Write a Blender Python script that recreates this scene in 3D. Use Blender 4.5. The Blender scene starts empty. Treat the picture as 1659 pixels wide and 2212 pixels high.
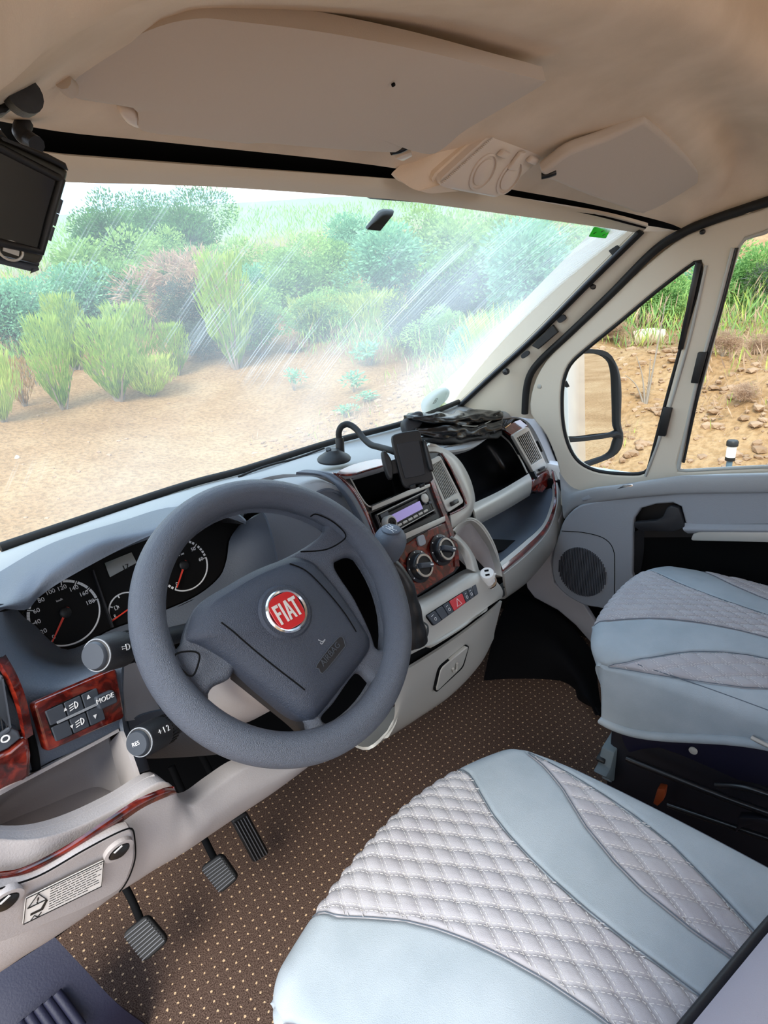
import bpy, bmesh, math, random
from mathutils import Vector, Matrix, noise
random.seed(7)
S = bpy.context.scene
COL = S.collection
V = Vector
# ------------------------------------------------------------------ camera
W_, H_, FPX = 1659.0, 2212.0, 1229.9
CAM = V((-.819, -.571, 1.197))
def rot(yaw, pitch, roll):
    y, p, r = (math.radians(a) for a in (yaw, pitch, roll))
    fw = V((math.sin(y)*math.cos(p), math.cos(y)*math.cos(p), -math.sin(p)))
    rt = V((math.cos(y), -math.sin(y), 0)); up = rt.cross(fw)
    return rt*math.cos(r)+up*math.sin(r), -rt*math.sin(r)+up*math.cos(r), fw
CR, CU, CF = rot(46.192, 21.522, -4.523)
cd = bpy.data.cameras.new('camera'); cam = bpy.data.objects.new('camera', cd); COL.objects.link(cam)
cd.sensor_fit = 'VERTICAL'; cd.sensor_height = 36; cd.lens = FPX/H_*36; cd.clip_start = .02; cd.clip_end = 3000
M = Matrix((CR, CU, -CF)).transposed().to_4x4(); M.translation = CAM
cam.matrix_world = M; S.camera = cam
# ------------------------------------------------------------------ light
def lin(h):
    h = h.lstrip('#'); c = [int(h[i:i+2], 16)/255 for i in (0, 2, 4)]
    return tuple(x/12.92 if x <= .04045 else ((x+.055)/1.055)**2.4 for x in c)+(1,)
w = bpy.data.worlds.new('sky'); S.world = w; w.use_nodes = True
nt = w.node_tree; bg = nt.nodes['Background']
tc = nt.nodes.new('ShaderNodeTexCoord'); sx = nt.nodes.new('ShaderNodeSeparateXYZ'); cr_ = nt.nodes.new('ShaderNodeValToRGB')
nt.links.new(tc.outputs['Generated'], sx.inputs[0]); nt.links.new(sx.outputs['Z'], cr_.inputs[0]); nt.links.new(cr_.outputs[0], bg.inputs[0])
cr_.color_ramp.elements[0].position = .0; cr_.color_ramp.elements[0].color = (.93, .96, 1, 1)
cr_.color_ramp.elements[1].position = .8; cr_.color_ramp.elements[1].color = (.50, .69, 1, 1)
SKY = 1.5; bg.inputs[1].default_value = SKY
sd = bpy.data.lights.new('sun', 'SUN'); sun = bpy.data.objects.new('sun', sd); COL.objects.link(sun)
sd.energy = 2.4; sd.angle = math.radians(30); sd.color = (1, .94, .82)
sun.rotation_euler = V((.62, .30, -.72)).to_track_quat('-Z', 'Y').to_euler()   # from behind left, through the open driver's door
S.view_settings.view_transform = 'Standard'; S.view_settings.look = 'None'; S.view_settings.gamma = 1
S.view_settings.use_curve_mapping = False; S.view_settings.exposure = 1.08
S.cycles.max_bounces = 10; S.cycles.diffuse_bounces = 6; S.cycles.transparent_max_bounces = 16
# ------------------------------------------------------------------ reading the photograph
def ray(px, py): return CF*FPX+CR*(px-W_/2)-CU*(py-H_/2)
def P(px, py, x=None, y=None, z=None, pl=None):
    d = ray(px, py)
    if x is not None: t = (x-CAM.x)/d.x
    elif y is not None: t = (y-CAM.y)/d.y
    elif z is not None: t = (z-CAM.z)/d.z
    else: t = (pl[0]-CAM).dot(pl[1])/d.dot(pl[1])
    return CAM+d*t
def crop(ox, oy, s): return lambda x, y: (ox+x/s, oy+y/s)
z1 = crop(0, 1000, 2.9625); z2 = crop(260, 1000, 2.592); z3 = crop(640, 850, 2.676); z4 = crop(1060, 950, 2.77)
zA = crop(0, 0, 2.0); zB = crop(780, 180, 1.887); zL = crop(0, 1560, 2.37); zW = crop(960, 430, 2.373)
def on(zf, pts, **k): return [P(*zf(a, b), **k) for a, b in pts]
def ony(zf, pts): return [P(*zf(a, b), y=c) for a, b, c in pts]
def onx(zf, pts): return [P(*zf(a, b), x=c) for a, b, c in pts]
px = lambda a, b: (a, b)
# ------------------------------------------------------------------ mesh helpers
ORG = {}
def props(o, label=None, cat=None, group=None, kind=None):
    for k, v in (('label', label), ('category', cat), ('group', group), ('kind', kind)):
        if v: o[k] = v
    return o
def thing(name, label, cat, loc=(0, 0, 0), group=None, kind=None):
    o = bpy.data.objects.new(name, None); COL.objects.link(o); o.location = loc; o.empty_display_size = .05
    ORG[o] = V(loc); return props(o, label, cat, group, kind)
def link(name, me, mat, parent=None, **kw):
    """mesh given in world coordinates -> object with its origin at the parent's (or its own) base"""
    if parent is not None: org = ORG[parent]
    else:
        n = max(1, len(me.vertices)); xs = [v.co for v in me.vertices]
        org = V((sum(c.x for c in xs)/n, sum(c.y for c in xs)/n, min(c.z for c in xs)))
    me.transform(Matrix.Translation(-org))
    if mat: me.materials.clear(); me.materials.append(mat)
    o = bpy.data.objects.new(name, me); COL.objects.link(o); ORG[o] = org
    if parent is not None: o.parent = parent
    else: o.location = org
    return props(o, **kw)
def mk(name, verts, faces, mat, parent=None, smooth=True, sharp=35, **kw):
    me = bpy.data.meshes.new(name); me.from_pydata([tuple(v) for v in verts], [], faces); me.update()
    bm = bmesh.new(); bm.from_mesh(me); bmesh.ops.recalc_face_normals(bm, faces=bm.faces); bm.to_mesh(me); bm.free()
    if smooth:
        me.polygons.foreach_set('use_smooth', [True]*len(me.polygons))
        if sharp: me.set_sharp_from_angle(angle=math.radians(sharp))
    return link(name, me, mat, parent, **kw)
def cr(pts, n, closed=False):
    """n points spaced evenly along a smooth curve through pts"""
    pts = [V(p) for p in pts]; m = len(pts); out = []
    segs = m if closed else m-1; k = 12
    if m == 2: return [pts[0].lerp(pts[1], i/(n-1)) for i in range(n)]
    for i in range(segs):
        g = (lambda j: pts[j % m]) if closed else (lambda j: pts[min(max(j, 0), m-1)])
        a, b, c, d = g(i-1), g(i), g(i+1), g(i+2)
        for q in range(k):
            t = q/k
            out.append(.5*((2*b)+(c-a)*t+(2*a-5*b+4*c-d)*t*t+(3*b-a-3*c+d)*t*t*t))
    out.append(pts[0] if closed else pts[-1])
    L = [0]
    for i in range(1, len(out)): L.append(L[-1]+(out[i]-out[i-1]).length)
    tot = L[-1]; res = []; j = 0
    cnt = n if closed else n-1
    for i in range(n):
        s = tot*i/cnt
        while j < len(L)-2 and L[j+1] < s: j += 1
        f = (s-L[j])/max(1e-9, L[j+1]-L[j]); res.append(out[j].lerp(out[j+1], min(1, max(0, f))))
    return res
def loft(name, curves, mat, parent=None, n=40, sub=5, thick=.004, smooth_across=True, **kw):
    """a skin over curves, with real thickness behind the side the curves were traced on"""
    cs = [cr(c, n) for c in curves]
    rows = [[] for _ in range((len(cs)-1)*sub+1)]
    for i in range(n):
        col = [c[i] for c in cs]
        r = []
        m = len(col)
        for k in range(m-1):
            a, b, c, d = col[max(k-1, 0)], col[k], col[k+1], col[min(k+2, m-1)]
            for q in range(sub):
                t = q/sub
                r.append(b.lerp(c, t) if not smooth_across else .5*((2*b)+(c-a)*t+(2*a-5*b+4*c-d)*t*t+(3*b-a-3*c+d)*t*t*t))
        r.append(col[-1])
        for k, p in enumerate(r): rows[k].append(p)
    R = len(rows); vs = [p for r in rows for p in r]; fs = []
    for a in range(R-1):
        for b in range(n-1): fs.append((a*n+b, a*n+b+1, (a+1)*n+b+1, (a+1)*n+b))
    if thick:
        nor = [V((0, 0, 0)) for _ in vs]
        for f in fs:
            q = (vs[f[2]]-vs[f[0]]).cross(vs[f[3]]-vs[f[1]])
            for i in f: nor[i] += q
        tot = sum((nr.normalized().dot((CAM-p).normalized()) if nr.length > 0 else 0) for nr, p in zip(nor, vs))
        sg = -1 if tot > 0 else 1
        N = len(vs); vs = vs+[p+(nr.normalized()*sg*thick if nr.length > 0 else V()) for p, nr in zip(vs, nor)]
        back = [tuple(N+i for i in reversed(f)) for f in fs]
        rim = list(range(n))+[a*n+n-1 for a in range(1, R)]+[(R-1)*n+b for b in range(n-2, -1, -1)]+[a*n for a in range(R-2, 0, -1)]
        side = [(rim[i], rim[(i+1) % len(rim)], N+rim[(i+1) % len(rim)], N+rim[i]) for i in range(len(rim))]
        fs = fs+back+side
    return mk(name, vs, fs, mat, parent, sharp=60, **kw)
def fit(pts, facing=None):
    c = sum(pts, V())/len(pts); n = V()
    for i in range(len(pts)): n += (pts[i]-c).cross(pts[(i+1) % len(pts)]-c)
    n.normalize()
    if n.dot((facing or CAM)-c) < 0: n = -n
    return c, n
def frame(n):
    u = V((1, 0, 0))-n*n.x
    if u.length < .3: u = V((0, -1, 0))-n*(-n.y)
    u.normalize(); return u, n.cross(u)
def plate(name, outline, mat, parent=None, holes=(), thick=.006, bevel=.0015, lift=0, res=2, n=None, **kw):
    """flat panel with thickness, rounded edges and real holes; outline lies on its front face"""
    c, nn = fit(outline); nn = n or nn; u, v = frame(nn)
    cu = bpy.data.curves.new(name, 'CURVE'); cu.dimensions = '2D'; cu.fill_mode = 'BOTH'
    bevel = min(bevel, thick*.45); cu.extrude = max(1e-5, thick/2-bevel); cu.bevel_depth = bevel; cu.bevel_resolution = res; cu.offset = -bevel
    for lp in [outline]+list(holes):
        sp = cu.splines.new('POLY'); sp.points.add(len(lp)-1); sp.use_cyclic_u = True
        for q, p in zip(sp.points, lp): d = p-c; q.co = (d.dot(u), d.dot(v), 0, 1)
    ob = bpy.data.objects.new(name, cu); me = bpy.data.meshes.new_from_object(ob)
    bpy.data.objects.remove(ob); bpy.data.curves.remove(cu)
    m = Matrix((u, v, nn)).transposed().to_4x4(); m.translation = c+nn*(lift-thick/2); me.transform(m)
    me.polygons.foreach_set('use_smooth', [True]*len(me.polygons)); me.set_sharp_from_angle(angle=math.radians(40))
    return link(name, me, mat, parent, **kw)
def pillow(name, outline, h, mat, parent=None, base=.01, lift=0, n=64, power=.45, facing=None, **kw):
    """soft domed panel over a closed outline"""
    c, nn = fit(outline, facing); lp = cr(outline, n, True)
    rings = [(1, -base), (1, 0)]+[(1-k/9, h*(1-(1-k/9)**2)**power) for k in range(1, 9)]
    vs = [c+(p-c)*s+nn*(z+lift) for s, z in rings for p in lp]+[c+nn*(h+lift), c-nn*(base-lift)]
    R = len(rings); fs = [(a*n+b, a*n+(b+1) % n, (a+1)*n+(b+1) % n, (a+1)*n+b) for a in range(R-1) for b in range(n)]
    fs += [((R-1)*n+b, (R-1)*n+(b+1) % n, R*n) for b in range(n)]+[(b, (b+1) % n, R*n+1) for b in range(n)]
    return mk(name, vs, fs, mat, parent, sharp=70, **kw)
def tube(name, pts, r, mat, parent=None, n=12, seg=None, closed=False, flat=1.0, **kw):
    pts = cr(pts, seg or max(8, 6*len(pts)), closed) if seg != 0 else [V(p) for p in pts]; m = len(pts)
    rr = r if callable(r) else (lambda t: r); vs = []; up = None
    for i, p in enumerate(pts):
        a = pts[(i-1) % m] if closed else pts[max(i-1, 0)]; b = pts[(i+1) % m] if closed else pts[min(i+1, m-1)]
        t = (b-a).normalized()
        if up is None: up = t.orthogonal().normalized()
        up = (up-t*up.dot(t)).normalized(); sd_ = t.cross(up); q = rr(i/(m-1))
        for k in range(n):
            an = 2*math.pi*k/n; vs.append(p+up*math.cos(an)*q+sd_*math.sin(an)*q*flat)
    fs = [(i*n+k, i*n+(k+1) % n, ((i+1) % m)*n+(k+1) % n, ((i+1) % m)*n+k) for i in range(m if closed else m-1) for k in range(n)]
    if not closed: fs += [tuple(range(n)), tuple((m-1)*n+k for k in range(n))]
    return mk(name, vs, fs, mat, parent, sharp=50, **kw)
def lathe(name, prof, o, ax, mat, parent=None, n=28, sharp=40, **kw):
    """turned body: prof = (radius, height along the axis)"""
    o = V(o); ax = V(ax).normalized(); u = ax.orthogonal().normalized(); v = ax.cross(u); vs = []
    for r, h in prof:
        for k in range(n):
            a = 2*math.pi*k/n; vs.append(o+ax*h+u*math.cos(a)*r+v*math.sin(a)*r)
    m = len(prof); fs = [(i*n+k, i*n+(k+1) % n, (i+1)*n+(k+1) % n, (i+1)*n+k) for i in range(m-1) for k in range(n)]
    fs += [tuple(range(n)), tuple((m-1)*n+k for k in range(n))]
    return mk(name, vs, fs, mat, parent, sharp=sharp, **kw)
def prism(name, pts, d, mat, parent=None, bev=0, **kw):
    """polygon pts pushed along d, edges eased by bev"""
    n = len(pts); vs = list(pts)+[p+d for p in pts]
    bm = bmesh.new(); bv = [bm.verts.new(p) for p in vs]
    bm.faces.new(bv[:n]); bm.faces.new(bv[:n-1:-1])
    for i in range(n): bm.faces.new((bv[i], bv[(i+1) % n], bv[n+(i+1) % n], bv[n+i]))
    bmesh.ops.recalc_face_normals(bm, faces=bm.faces)
    if bev: bmesh.ops.bevel(bm, geom=bm.edges[:], offset=bev, segments=2, affect='EDGES', profile=.5)
    me = bpy.data.meshes.new(name); bm.to_mesh(me); bm.free()
    me.polygons.foreach_set('use_smooth', [True]*len(me.polygons)); me.set_sharp_from_angle(angle=math.radians(35))
    return link(name, me, mat, parent, **kw)
def block(name, c, sx_, sy_, sz_, mat, parent=None, bev=.003, ax=None, **kw):
    c = V(c); X, Y, Z = ax or (V((1, 0, 0)), V((0, 1, 0)), V((0, 0, 1)))
    q = [c+X*a*sx_/2+Y*b*sy_/2-Z*sz_/2 for a, b in ((-1, -1), (1, -1), (1, 1), (-1, 1))]
    return prism(name, q, Z*sz_, mat, parent, bev, **kw)
def text(name, s, at, u, v, size, mat, parent=None, ext=.0004, **kw):
    """lettering centred on a point, running along u with its height along v"""
    cu = bpy.data.curves.new(name, 'FONT'); cu.body = s; cu.size = 1; cu.align_x = 'CENTER'; cu.align_y = 'CENTER'; cu.extrude = .01; cu.resolution_u = 3
    ob = bpy.data.objects.new(name, cu); me = bpy.data.meshes.new_from_object(ob); bpy.data.objects.remove(ob); bpy.data.curves.remove(cu)
    u = V(u).normalized(); nn = u.cross(V(v)).normalized(); v = nn.cross(u)
    m = Matrix((u*size, v*size, nn*(ext/.01))).transposed().to_4x4(); m.translation = V(at)+nn*ext; me.transform(m)
    return link(name, me, mat, parent, **kw)
def bil(q, a, b): return q[0].lerp(q[1], a).lerp(q[3].lerp(q[2], a), b)      # q = TL, TR, BR, BL
def sub_quad(q, a0, a1, b0, b1): return [bil(q, a0, b0), bil(q, a1, b0), bil(q, a1, b1), bil(q, a0, b1)]
def rq(q, r=.12, k=4):
    """rounded corner outline of a quad"""
    out = []
    for i in range(4):
        p, a, b = q[i], q[i-1], q[(i+1) % 4]; d = min((a-p).length, (b-p).length)*r*2
        s = p+(a-p).normalized()*d; e = p+(b-p).normalized()*d
        for j in range(k+1): t = j/k; out.append(s*(1-t)**2+p*2*t*(1-t)+e*t*t)
    return out
# ------------------------------------------------------------------ materials
MATS = {}
def mat(name, hexc, rough=.5, metal=0, bump=None, var=None, coat=0, spec=.5, emit=0):
    m = bpy.data.materials.new(name); m.use_nodes = True; t = m.node_tree; b = t.nodes['Principled BSDF']
    b.inputs['Base Color'].default_value = lin(hexc); b.inputs['Roughness'].default_value = rough; b.inputs['Metallic'].default_value = metal
    b.inputs['Specular IOR Level'].default_value = spec
    if coat: b.inputs['Coat Weight'].default_value = coat; b.inputs['Coat Roughness'].default_value = .06
    if emit: b.inputs['Emission Color'].default_value = lin(hexc); b.inputs['Emission Strength'].default_value = emit
    co = t.nodes.new('ShaderNodeTexCoord')
    if var:
        nz = t.nodes.new('ShaderNodeTexNoise'); nz.inputs['Scale'].default_value = var[0]; nz.inputs['Detail'].default_value = 6
        rp = t.nodes.new('ShaderNodeValToRGB'); rp.color_ramp.elements[0].position = .35; rp.color_ramp.elements[1].position = .65
        rp.color_ramp.elements[0].color = lin(var[1]); rp.color_ramp.elements[1].color = lin(hexc)
        t.links.new(co.outputs['Object'], nz.inputs['Vector']); t.links.new(nz.outputs[0], rp.inputs[0]); t.links.new(rp.outputs[0], b.inputs['Base Color'])
    if bump:
        n2 = t.nodes.new('ShaderNodeTexNoise'); n2.inputs['Scale'].default_value = bump[0]; n2.inputs['Detail'].default_value = 3
        bp = t.nodes.new('ShaderNodeBump'); bp.inputs['Strength'].default_value = bump[1]; bp.inputs['Distance'].default_value = bump[2] if len(bump) > 2 else .002
        t.links.new(co.outputs['Object'], n2.inputs['Vector']); t.links.new(n2.outputs[0], bp.inputs['Height']); t.links.new(bp.outputs[0], b.inputs['Normal'])
    MATS[name] = m; return m
m_liner = mat('headliner_felt', '#e2cfba', .95, bump=(700, .25), var=(9, '#d5c2ac'), spec=.1)
m_visor = mat('visor_vinyl', '#c3b7ab', .8, bump=(500, .15), spec=.2)
m_trim = mat('pillar_plastic', '#d3c9b8', .6, bump=(600, .1), spec=.3)
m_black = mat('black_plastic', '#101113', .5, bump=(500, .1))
m_dark = mat('charcoal_plastic', '#1b1d22', .55, bump=(450, .15))
m_rubber = mat('black_rubber', '#0c0c0d', .65)
m_dash = mat('slate_dash_plastic', '#59616d', .52, bump=(420, .3), spec=.45)
m_dashtop = mat('pale_dash_top', '#939699', .5, bump=(420, .25), spec=.45)
m_grey = mat('pale_grey_plastic', '#aba6a6', .55, bump=(500, .2), spec=.4)
m_silver = mat('satin_silver_plastic', '#b2b1ab', .4, metal=.15, bump=(600, .05))
m_chrome = mat('chrome', '#d8dadc', .16, metal=1)
m_wheel = mat('grained_wheel_vinyl', '#525966', .38, bump=(900, .9, .0022), spec=.5)
m_hub = mat('airbag_cover_vinyl', '#343b49', .40, bump=(900, .7, .002), spec=.45)
m_seat = mat('seat_cloth', '#a7b1b8', .9, bump=(900, .35), var=(14, '#9ca7ae'), spec=.15)
m_quilt = mat('quilted_cloth', '#aeadb1', .9, bump=(800, .35), var=(16, '#a5a3a8'), spec=.15)
m_thread = mat('stitch_thread', '#c9c7c6', .8)
m_seam = mat('seam_cord', '#59636e', .8)
m_lilac = mat('backrest_cloth', '#aeaab6', .9, bump=(800, .3), spec=.15)
m_door = mat('door_card_plastic', '#92979e', .6, bump=(450, .25), spec=.35)
m_white = mat('white_plastic', '#eceae6', .35)
m_paint = mat('white_body_paint', '#f0f0ee', .25, coat=.5)
m_red = mat('red_button', '#c5343c', .4)
m_needle = mat('needle_red', '#e8402c', .4)
m_badge = mat('badge_enamel', '#b8242c', .22, coat=.8)
m_ink = mat('white_ink', '#e6e8ea', .5)
m_blk_ink = mat('black_ink', '#1c1c1c', .6)
m_lcd = mat('lcd_green', '#1f2711', .2, coat=.4)
m_disp = mat('radio_lcd', '#a79bd8', .25, coat=.4, emit=.12)
m_screen = mat('monitor_glass', '#06080a', .12, coat=.6)
m_btn = mat('button_grey', '#3c424b', .5)
m_satin = mat('satin_black', '#15161a', .28)
m_bag = mat('black_nylon_sheen', '#0a0b0d', .27, bump=(30, .25, .01))
m_boot = mat('black_boot_leather', '#0b0c0f', .4, bump=(300, .2))
m_lamp = mat('lamp_lens_plastic', '#d3c6ba', .35, coat=.2)
m_green = mat('green_sticker', '#35d33a', .5)
m_stick = mat('white_sticker', '#e4e8e2', .5)
def see_through(m, f):
    t = m.node_tree; bs = t.nodes['Principled BSDF']; tl = t.nodes.new('ShaderNodeBsdfTranslucent'); ms = t.nodes.new('ShaderNodeMixShader'); ms.inputs[0].default_value = f
    tl.inputs[0].default_value = bs.inputs['Base Color'].default_value; t.links.new(bs.outputs[0], ms.inputs[1]); t.links.new(tl.outputs[0], ms.inputs[2]); t.links.new(ms.outputs[0], t.nodes['Material Output'].inputs[0])
see_through(m_stick, .5); see_through(m_green, .5)
m_orange = mat('brown_latch', '#7a3412', .5)
m_navy = mat('dark_step_plastic', '#13142b', .6, bump=(300, .2))
m_base = mat('seat_base_steel', '#0d0f1a', .5)
m_basegrey = mat('rail_cover_grey', '#59666c', .55)
m_hole = mat('dark_recess', '#060709', .85, spec=.15)  # recess shade put into a near-black colour; seams and dark parts share it
m_face = mat('dial_face_black', '#050506', .6, spec=.2)
def m_wood_():
    m = mat('burr_walnut_trim', '#5a1a10', .18, coat=.9); t = m.node_tree; b = t.nodes['Principled BSDF']
    co = t.nodes.new('ShaderNodeTexCoord'); nz = t.nodes.new('ShaderNodeTexNoise'); nz.inputs['Scale'].default_value = 38; nz.inputs['Detail'].default_value = 9; nz.inputs['Distortion'].default_value = 1.6
    rp = t.nodes.new('ShaderNodeValToRGB'); e = rp.color_ramp.elements
    e[0].position = .3; e[0].color = lin('#1a0503'); e[1].position = .72; e[1].color = lin('#8a2d1c'); x = e.new(.5); x.color = lin('#55130c')
    t.links.new(co.outputs['Object'], nz.inputs['Vector']); t.links.new(nz.outputs[0], rp.inputs[0]); t.links.new(rp.outputs[0], b.inputs['Base Color']); return m
m_wood = m_wood_()
def m_carpet_():
    m = mat('dotted_carpet', '#4a3832', .98, spec=.05); t = m.node_tree; b = t.nodes['Principled BSDF']; L = t.links.new; N = t.nodes.new
    co = N('ShaderNodeTexCoord'); mp = N('ShaderNodeMapping'); mp.inputs['Rotation'].default_value = (0, 0, math.radians(14)); mp.inputs['Scale'].default_value = (53, 53, 53)
    nz0 = N('ShaderNodeTexNoise'); nz0.inputs['Scale'].default_value = 160; nz0.inputs['Detail'].default_value = 3
    L(co.outputs['Object'], mp.inputs[0]); L(co.outputs['Object'], nz0.inputs['Vector'])
    ad = N('ShaderNodeVectorMath'); ad.operation = 'MULTIPLY_ADD'; ad.inputs[1].default_value = (.28,)*3; L(nz0.outputs['Color'], ad.inputs[0]); L(mp.outputs[0], ad.inputs[2])
    def dots(off):
        a = N('ShaderNodeVectorMath'); a.operation = 'ADD'; a.inputs[1].default_value = (off, off, 0); L(ad.outputs[0], a.inputs[0])
        f = N('ShaderNodeVectorMath'); f.operation = 'FRACTION'; L(a.outputs[0], f.inputs[0])
        s = N('ShaderNodeVectorMath'); s.operation = 'SUBTRACT'; s.inputs[1].default_value = (.5, .5, 0); L(f.outputs[0], s.inputs[0])
        k = N('ShaderNodeVectorMath'); k.operation = 'MULTIPLY'; k.inputs[1].default_value = (1, 1, 0); L(s.outputs[0], k.inputs[0])
        l = N('ShaderNodeVectorMath'); l.operation = 'LENGTH'; L(k.outputs[0], l.inputs[0]); return l.outputs['Value']
    mn = N('ShaderNodeMath'); mn.operation = 'LESS_THAN'; mn.inputs[1].default_value = .105
    L(dots(0), mn.inputs[0])
    nz = N('ShaderNodeTexNoise'); nz.inputs['Scale'].default_value = 420; nz.inputs['Detail'].default_value = 4; L(co.outputs['Object'], nz.inputs['Vector'])
    rp = N('ShaderNodeValToRGB'); rp.color_ramp.elements[0].position = .35; rp.color_ramp.elements[1].position = .7
    rp.color_ramp.elements[0].color = lin('#3a2b24'); rp.color_ramp.elements[1].color = lin('#735f54'); L(nz.outputs[0], rp.inputs[0])
    mx = N('ShaderNodeMix'); mx.data_type = 'RGBA'; L(mn.outputs[0], mx.inputs['Factor']); L(rp.outputs[0], mx.inputs['A']); mx.inputs['B'].default_value = lin('#cfb08c')
    L(mx.outputs['Result'], b.inputs['Base Color'])
    bp = N('ShaderNodeBump'); bp.inputs['Strength'].default_value = .8; bp.inputs['Distance'].default_value = .003; L(nz.outputs[0], bp.inputs['Height']); L(bp.outputs[0], b.inputs['Normal']); return m
m_carpet = m_carpet_()
def m_glass_(name, dirt):
    m = bpy.data.materials.new(name); m.use_nodes = True; t = m.node_tree; L = t.links.new; N = t.nodes.new; t.nodes.clear()
    out = N('ShaderNodeOutputMaterial'); tr = N('ShaderNodeBsdfTransparent'); tr.inputs[0].default_value = (.95, .985, .965, 1)
    gl = N('ShaderNodeBsdfGlossy'); gl.inputs['Roughness'].default_value = .03
    fr = N('ShaderNodeLayerWeight'); fr.inputs['Blend'].default_value = .12
    ms = N('ShaderNodeMath'); ms.operation = 'MULTIPLY'; ms.inputs[1].default_value = .14; L(fr.outputs['Fresnel'], ms.inputs[0])
    a = N('ShaderNodeMixShader'); L(ms.outputs[0], a.inputs[0]); L(tr.outputs[0], a.inputs[1]); L(gl.outputs[0], a.inputs[2])
    if dirt:
        co = N('ShaderNodeTexCoord'); df = N('ShaderNodeBsdfTranslucent'); df.inputs[0].default_value = (.93, .96, .93, 1)
        n0 = N('ShaderNodeTexNoise'); n0.inputs['Scale'].default_value = 2.2; n0.inputs['Detail'].default_value = 4; L(co.outputs['Object'], n0.inputs['Vector'])
        mr = N('ShaderNodeMapping'); mr.inputs['Rotation'].default_value = (0, 0, math.radians(21)); L(co.outputs['UV'], mr.inputs[0]); mp = N('ShaderNodeMapping'); mp.inputs['Scale'].default_value = (170, 2.6, 1); L(mr.outputs[0], mp.inputs[0])
        n1 = N('ShaderNodeTexNoise'); n1.inputs['Scale'].default_value = 1; n1.inputs['Detail'].default_value = 2; L(mp.outputs[0], n1.inputs['Vector'])
        r1 = N('ShaderNodeMapRange'); r1.inputs[1].default_value = .57; r1.inputs[2].default_value = .72; r1.inputs[4].default_value = .5; L(n1.outputs[0], r1.inputs[0])
        r0 = N('ShaderNodeMapRange'); r0.inputs[1].default_value = .35; r0.inputs[2].default_value = .7; r0.inputs[3].default_value = dirt*.6; r0.inputs[4].default_value = dirt*1.25; L(n0.outputs[0], r0.inputs[0]); su = N('ShaderNodeSeparateXYZ'); L(co.outputs['UV'], su.inputs[0]); rx = N('ShaderNodeMapRange'); rx.inputs[1].default_value = .2; rx.inputs[2].default_value = 1.4; rx.inputs[3].default_value = .5; rx.inputs[4].default_value = 1.7; L(su.outputs['X'], rx.inputs[0]); r0m = N('ShaderNodeMath'); r0m.operation = 'MULTIPLY'; L(r0.outputs[0], r0m.inputs[0]); L(rx.outputs[0], r0m.inputs[1])
        n2 = N('ShaderNodeTexNoise'); n2.inputs['Scale'].default_value = 1.7; L(co.outputs['Object'], n2.inputs['Vector'])
        r2 = N('ShaderNodeMapRange'); r2.inputs[1].default_value = .42; r2.inputs[2].default_value = .56; L(n2.outputs[0], r2.inputs[0])
        mu = N('ShaderNodeMath'); mu.operation = 'MULTIPLY'; ry = N('ShaderNodeMapRange'); ry.inputs[1].default_value = .16; ry.inputs[2].default_value = .36; L(su.outputs['Y'], ry.inputs[0]); mv = N('ShaderNodeMath'); mv.operation = 'MULTIPLY'; L(r2.outputs[0], mv.inputs[0]); L(ry.outputs[0], mv.inputs[1]); L(r1.outputs[0], mu.inputs[0]); L(mv.outputs[0], mu.inputs[1])
        sm = N('ShaderNodeMath'); sm.operation = 'ADD'; L(r0m.outputs[0], sm.inputs[0]); L(mu.outputs[0], sm.inputs[1])
        b = N('ShaderNodeMixShader'); L(sm.outputs[0], b.inputs[0]); L(a.outputs[0], b.inputs[1]); L(df.outputs[0], b.inputs[2]); a = b
    L(a.outputs[0], out.inputs[0]); return m
m_glass = m_glass_('side_glass', 0)
m_wind = m_glass_('dusty_windscreen_glass', .125)
m_mirror = mat('mirror_glass', '#f2f4f5', .01, metal=1)
# ================================================================== SETTING
PI = math.pi
# cab floor with carpet, sloping up as a toe board under the dashboard
mk('floor', [(-.88, .62, 0), (.86, .62, 0), (.86, -2.6, 0), (-.88, -2.6, 0), (-.88, .62, -.05), (.86, .62, -.05), (.86, -2.6, -.05), (-.88, -2.6, -.05)],
   [(0, 1, 2, 3), (4, 5, 6, 7), (0, 1, 5, 4), (1, 2, 6, 5), (2, 3, 7, 6), (3, 0, 4, 7)], m_carpet, smooth=False, kind='structure')
mk('wall_front', [(-.9, .50, -.1), (.9, .50, -.1), (.9, .62, .77), (-.9, .62, .77), (-.9, .66, -.1), (.9, .66, -.1), (.9, .67, .77), (-.9, .67, .77)],
   [(0, 1, 2, 3), (4, 5, 6, 7), (0, 1, 5, 4), (1, 2, 6, 5), (2, 3, 7, 6), (3, 0, 4, 7)], m_hole, smooth=False, kind='structure')
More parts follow.
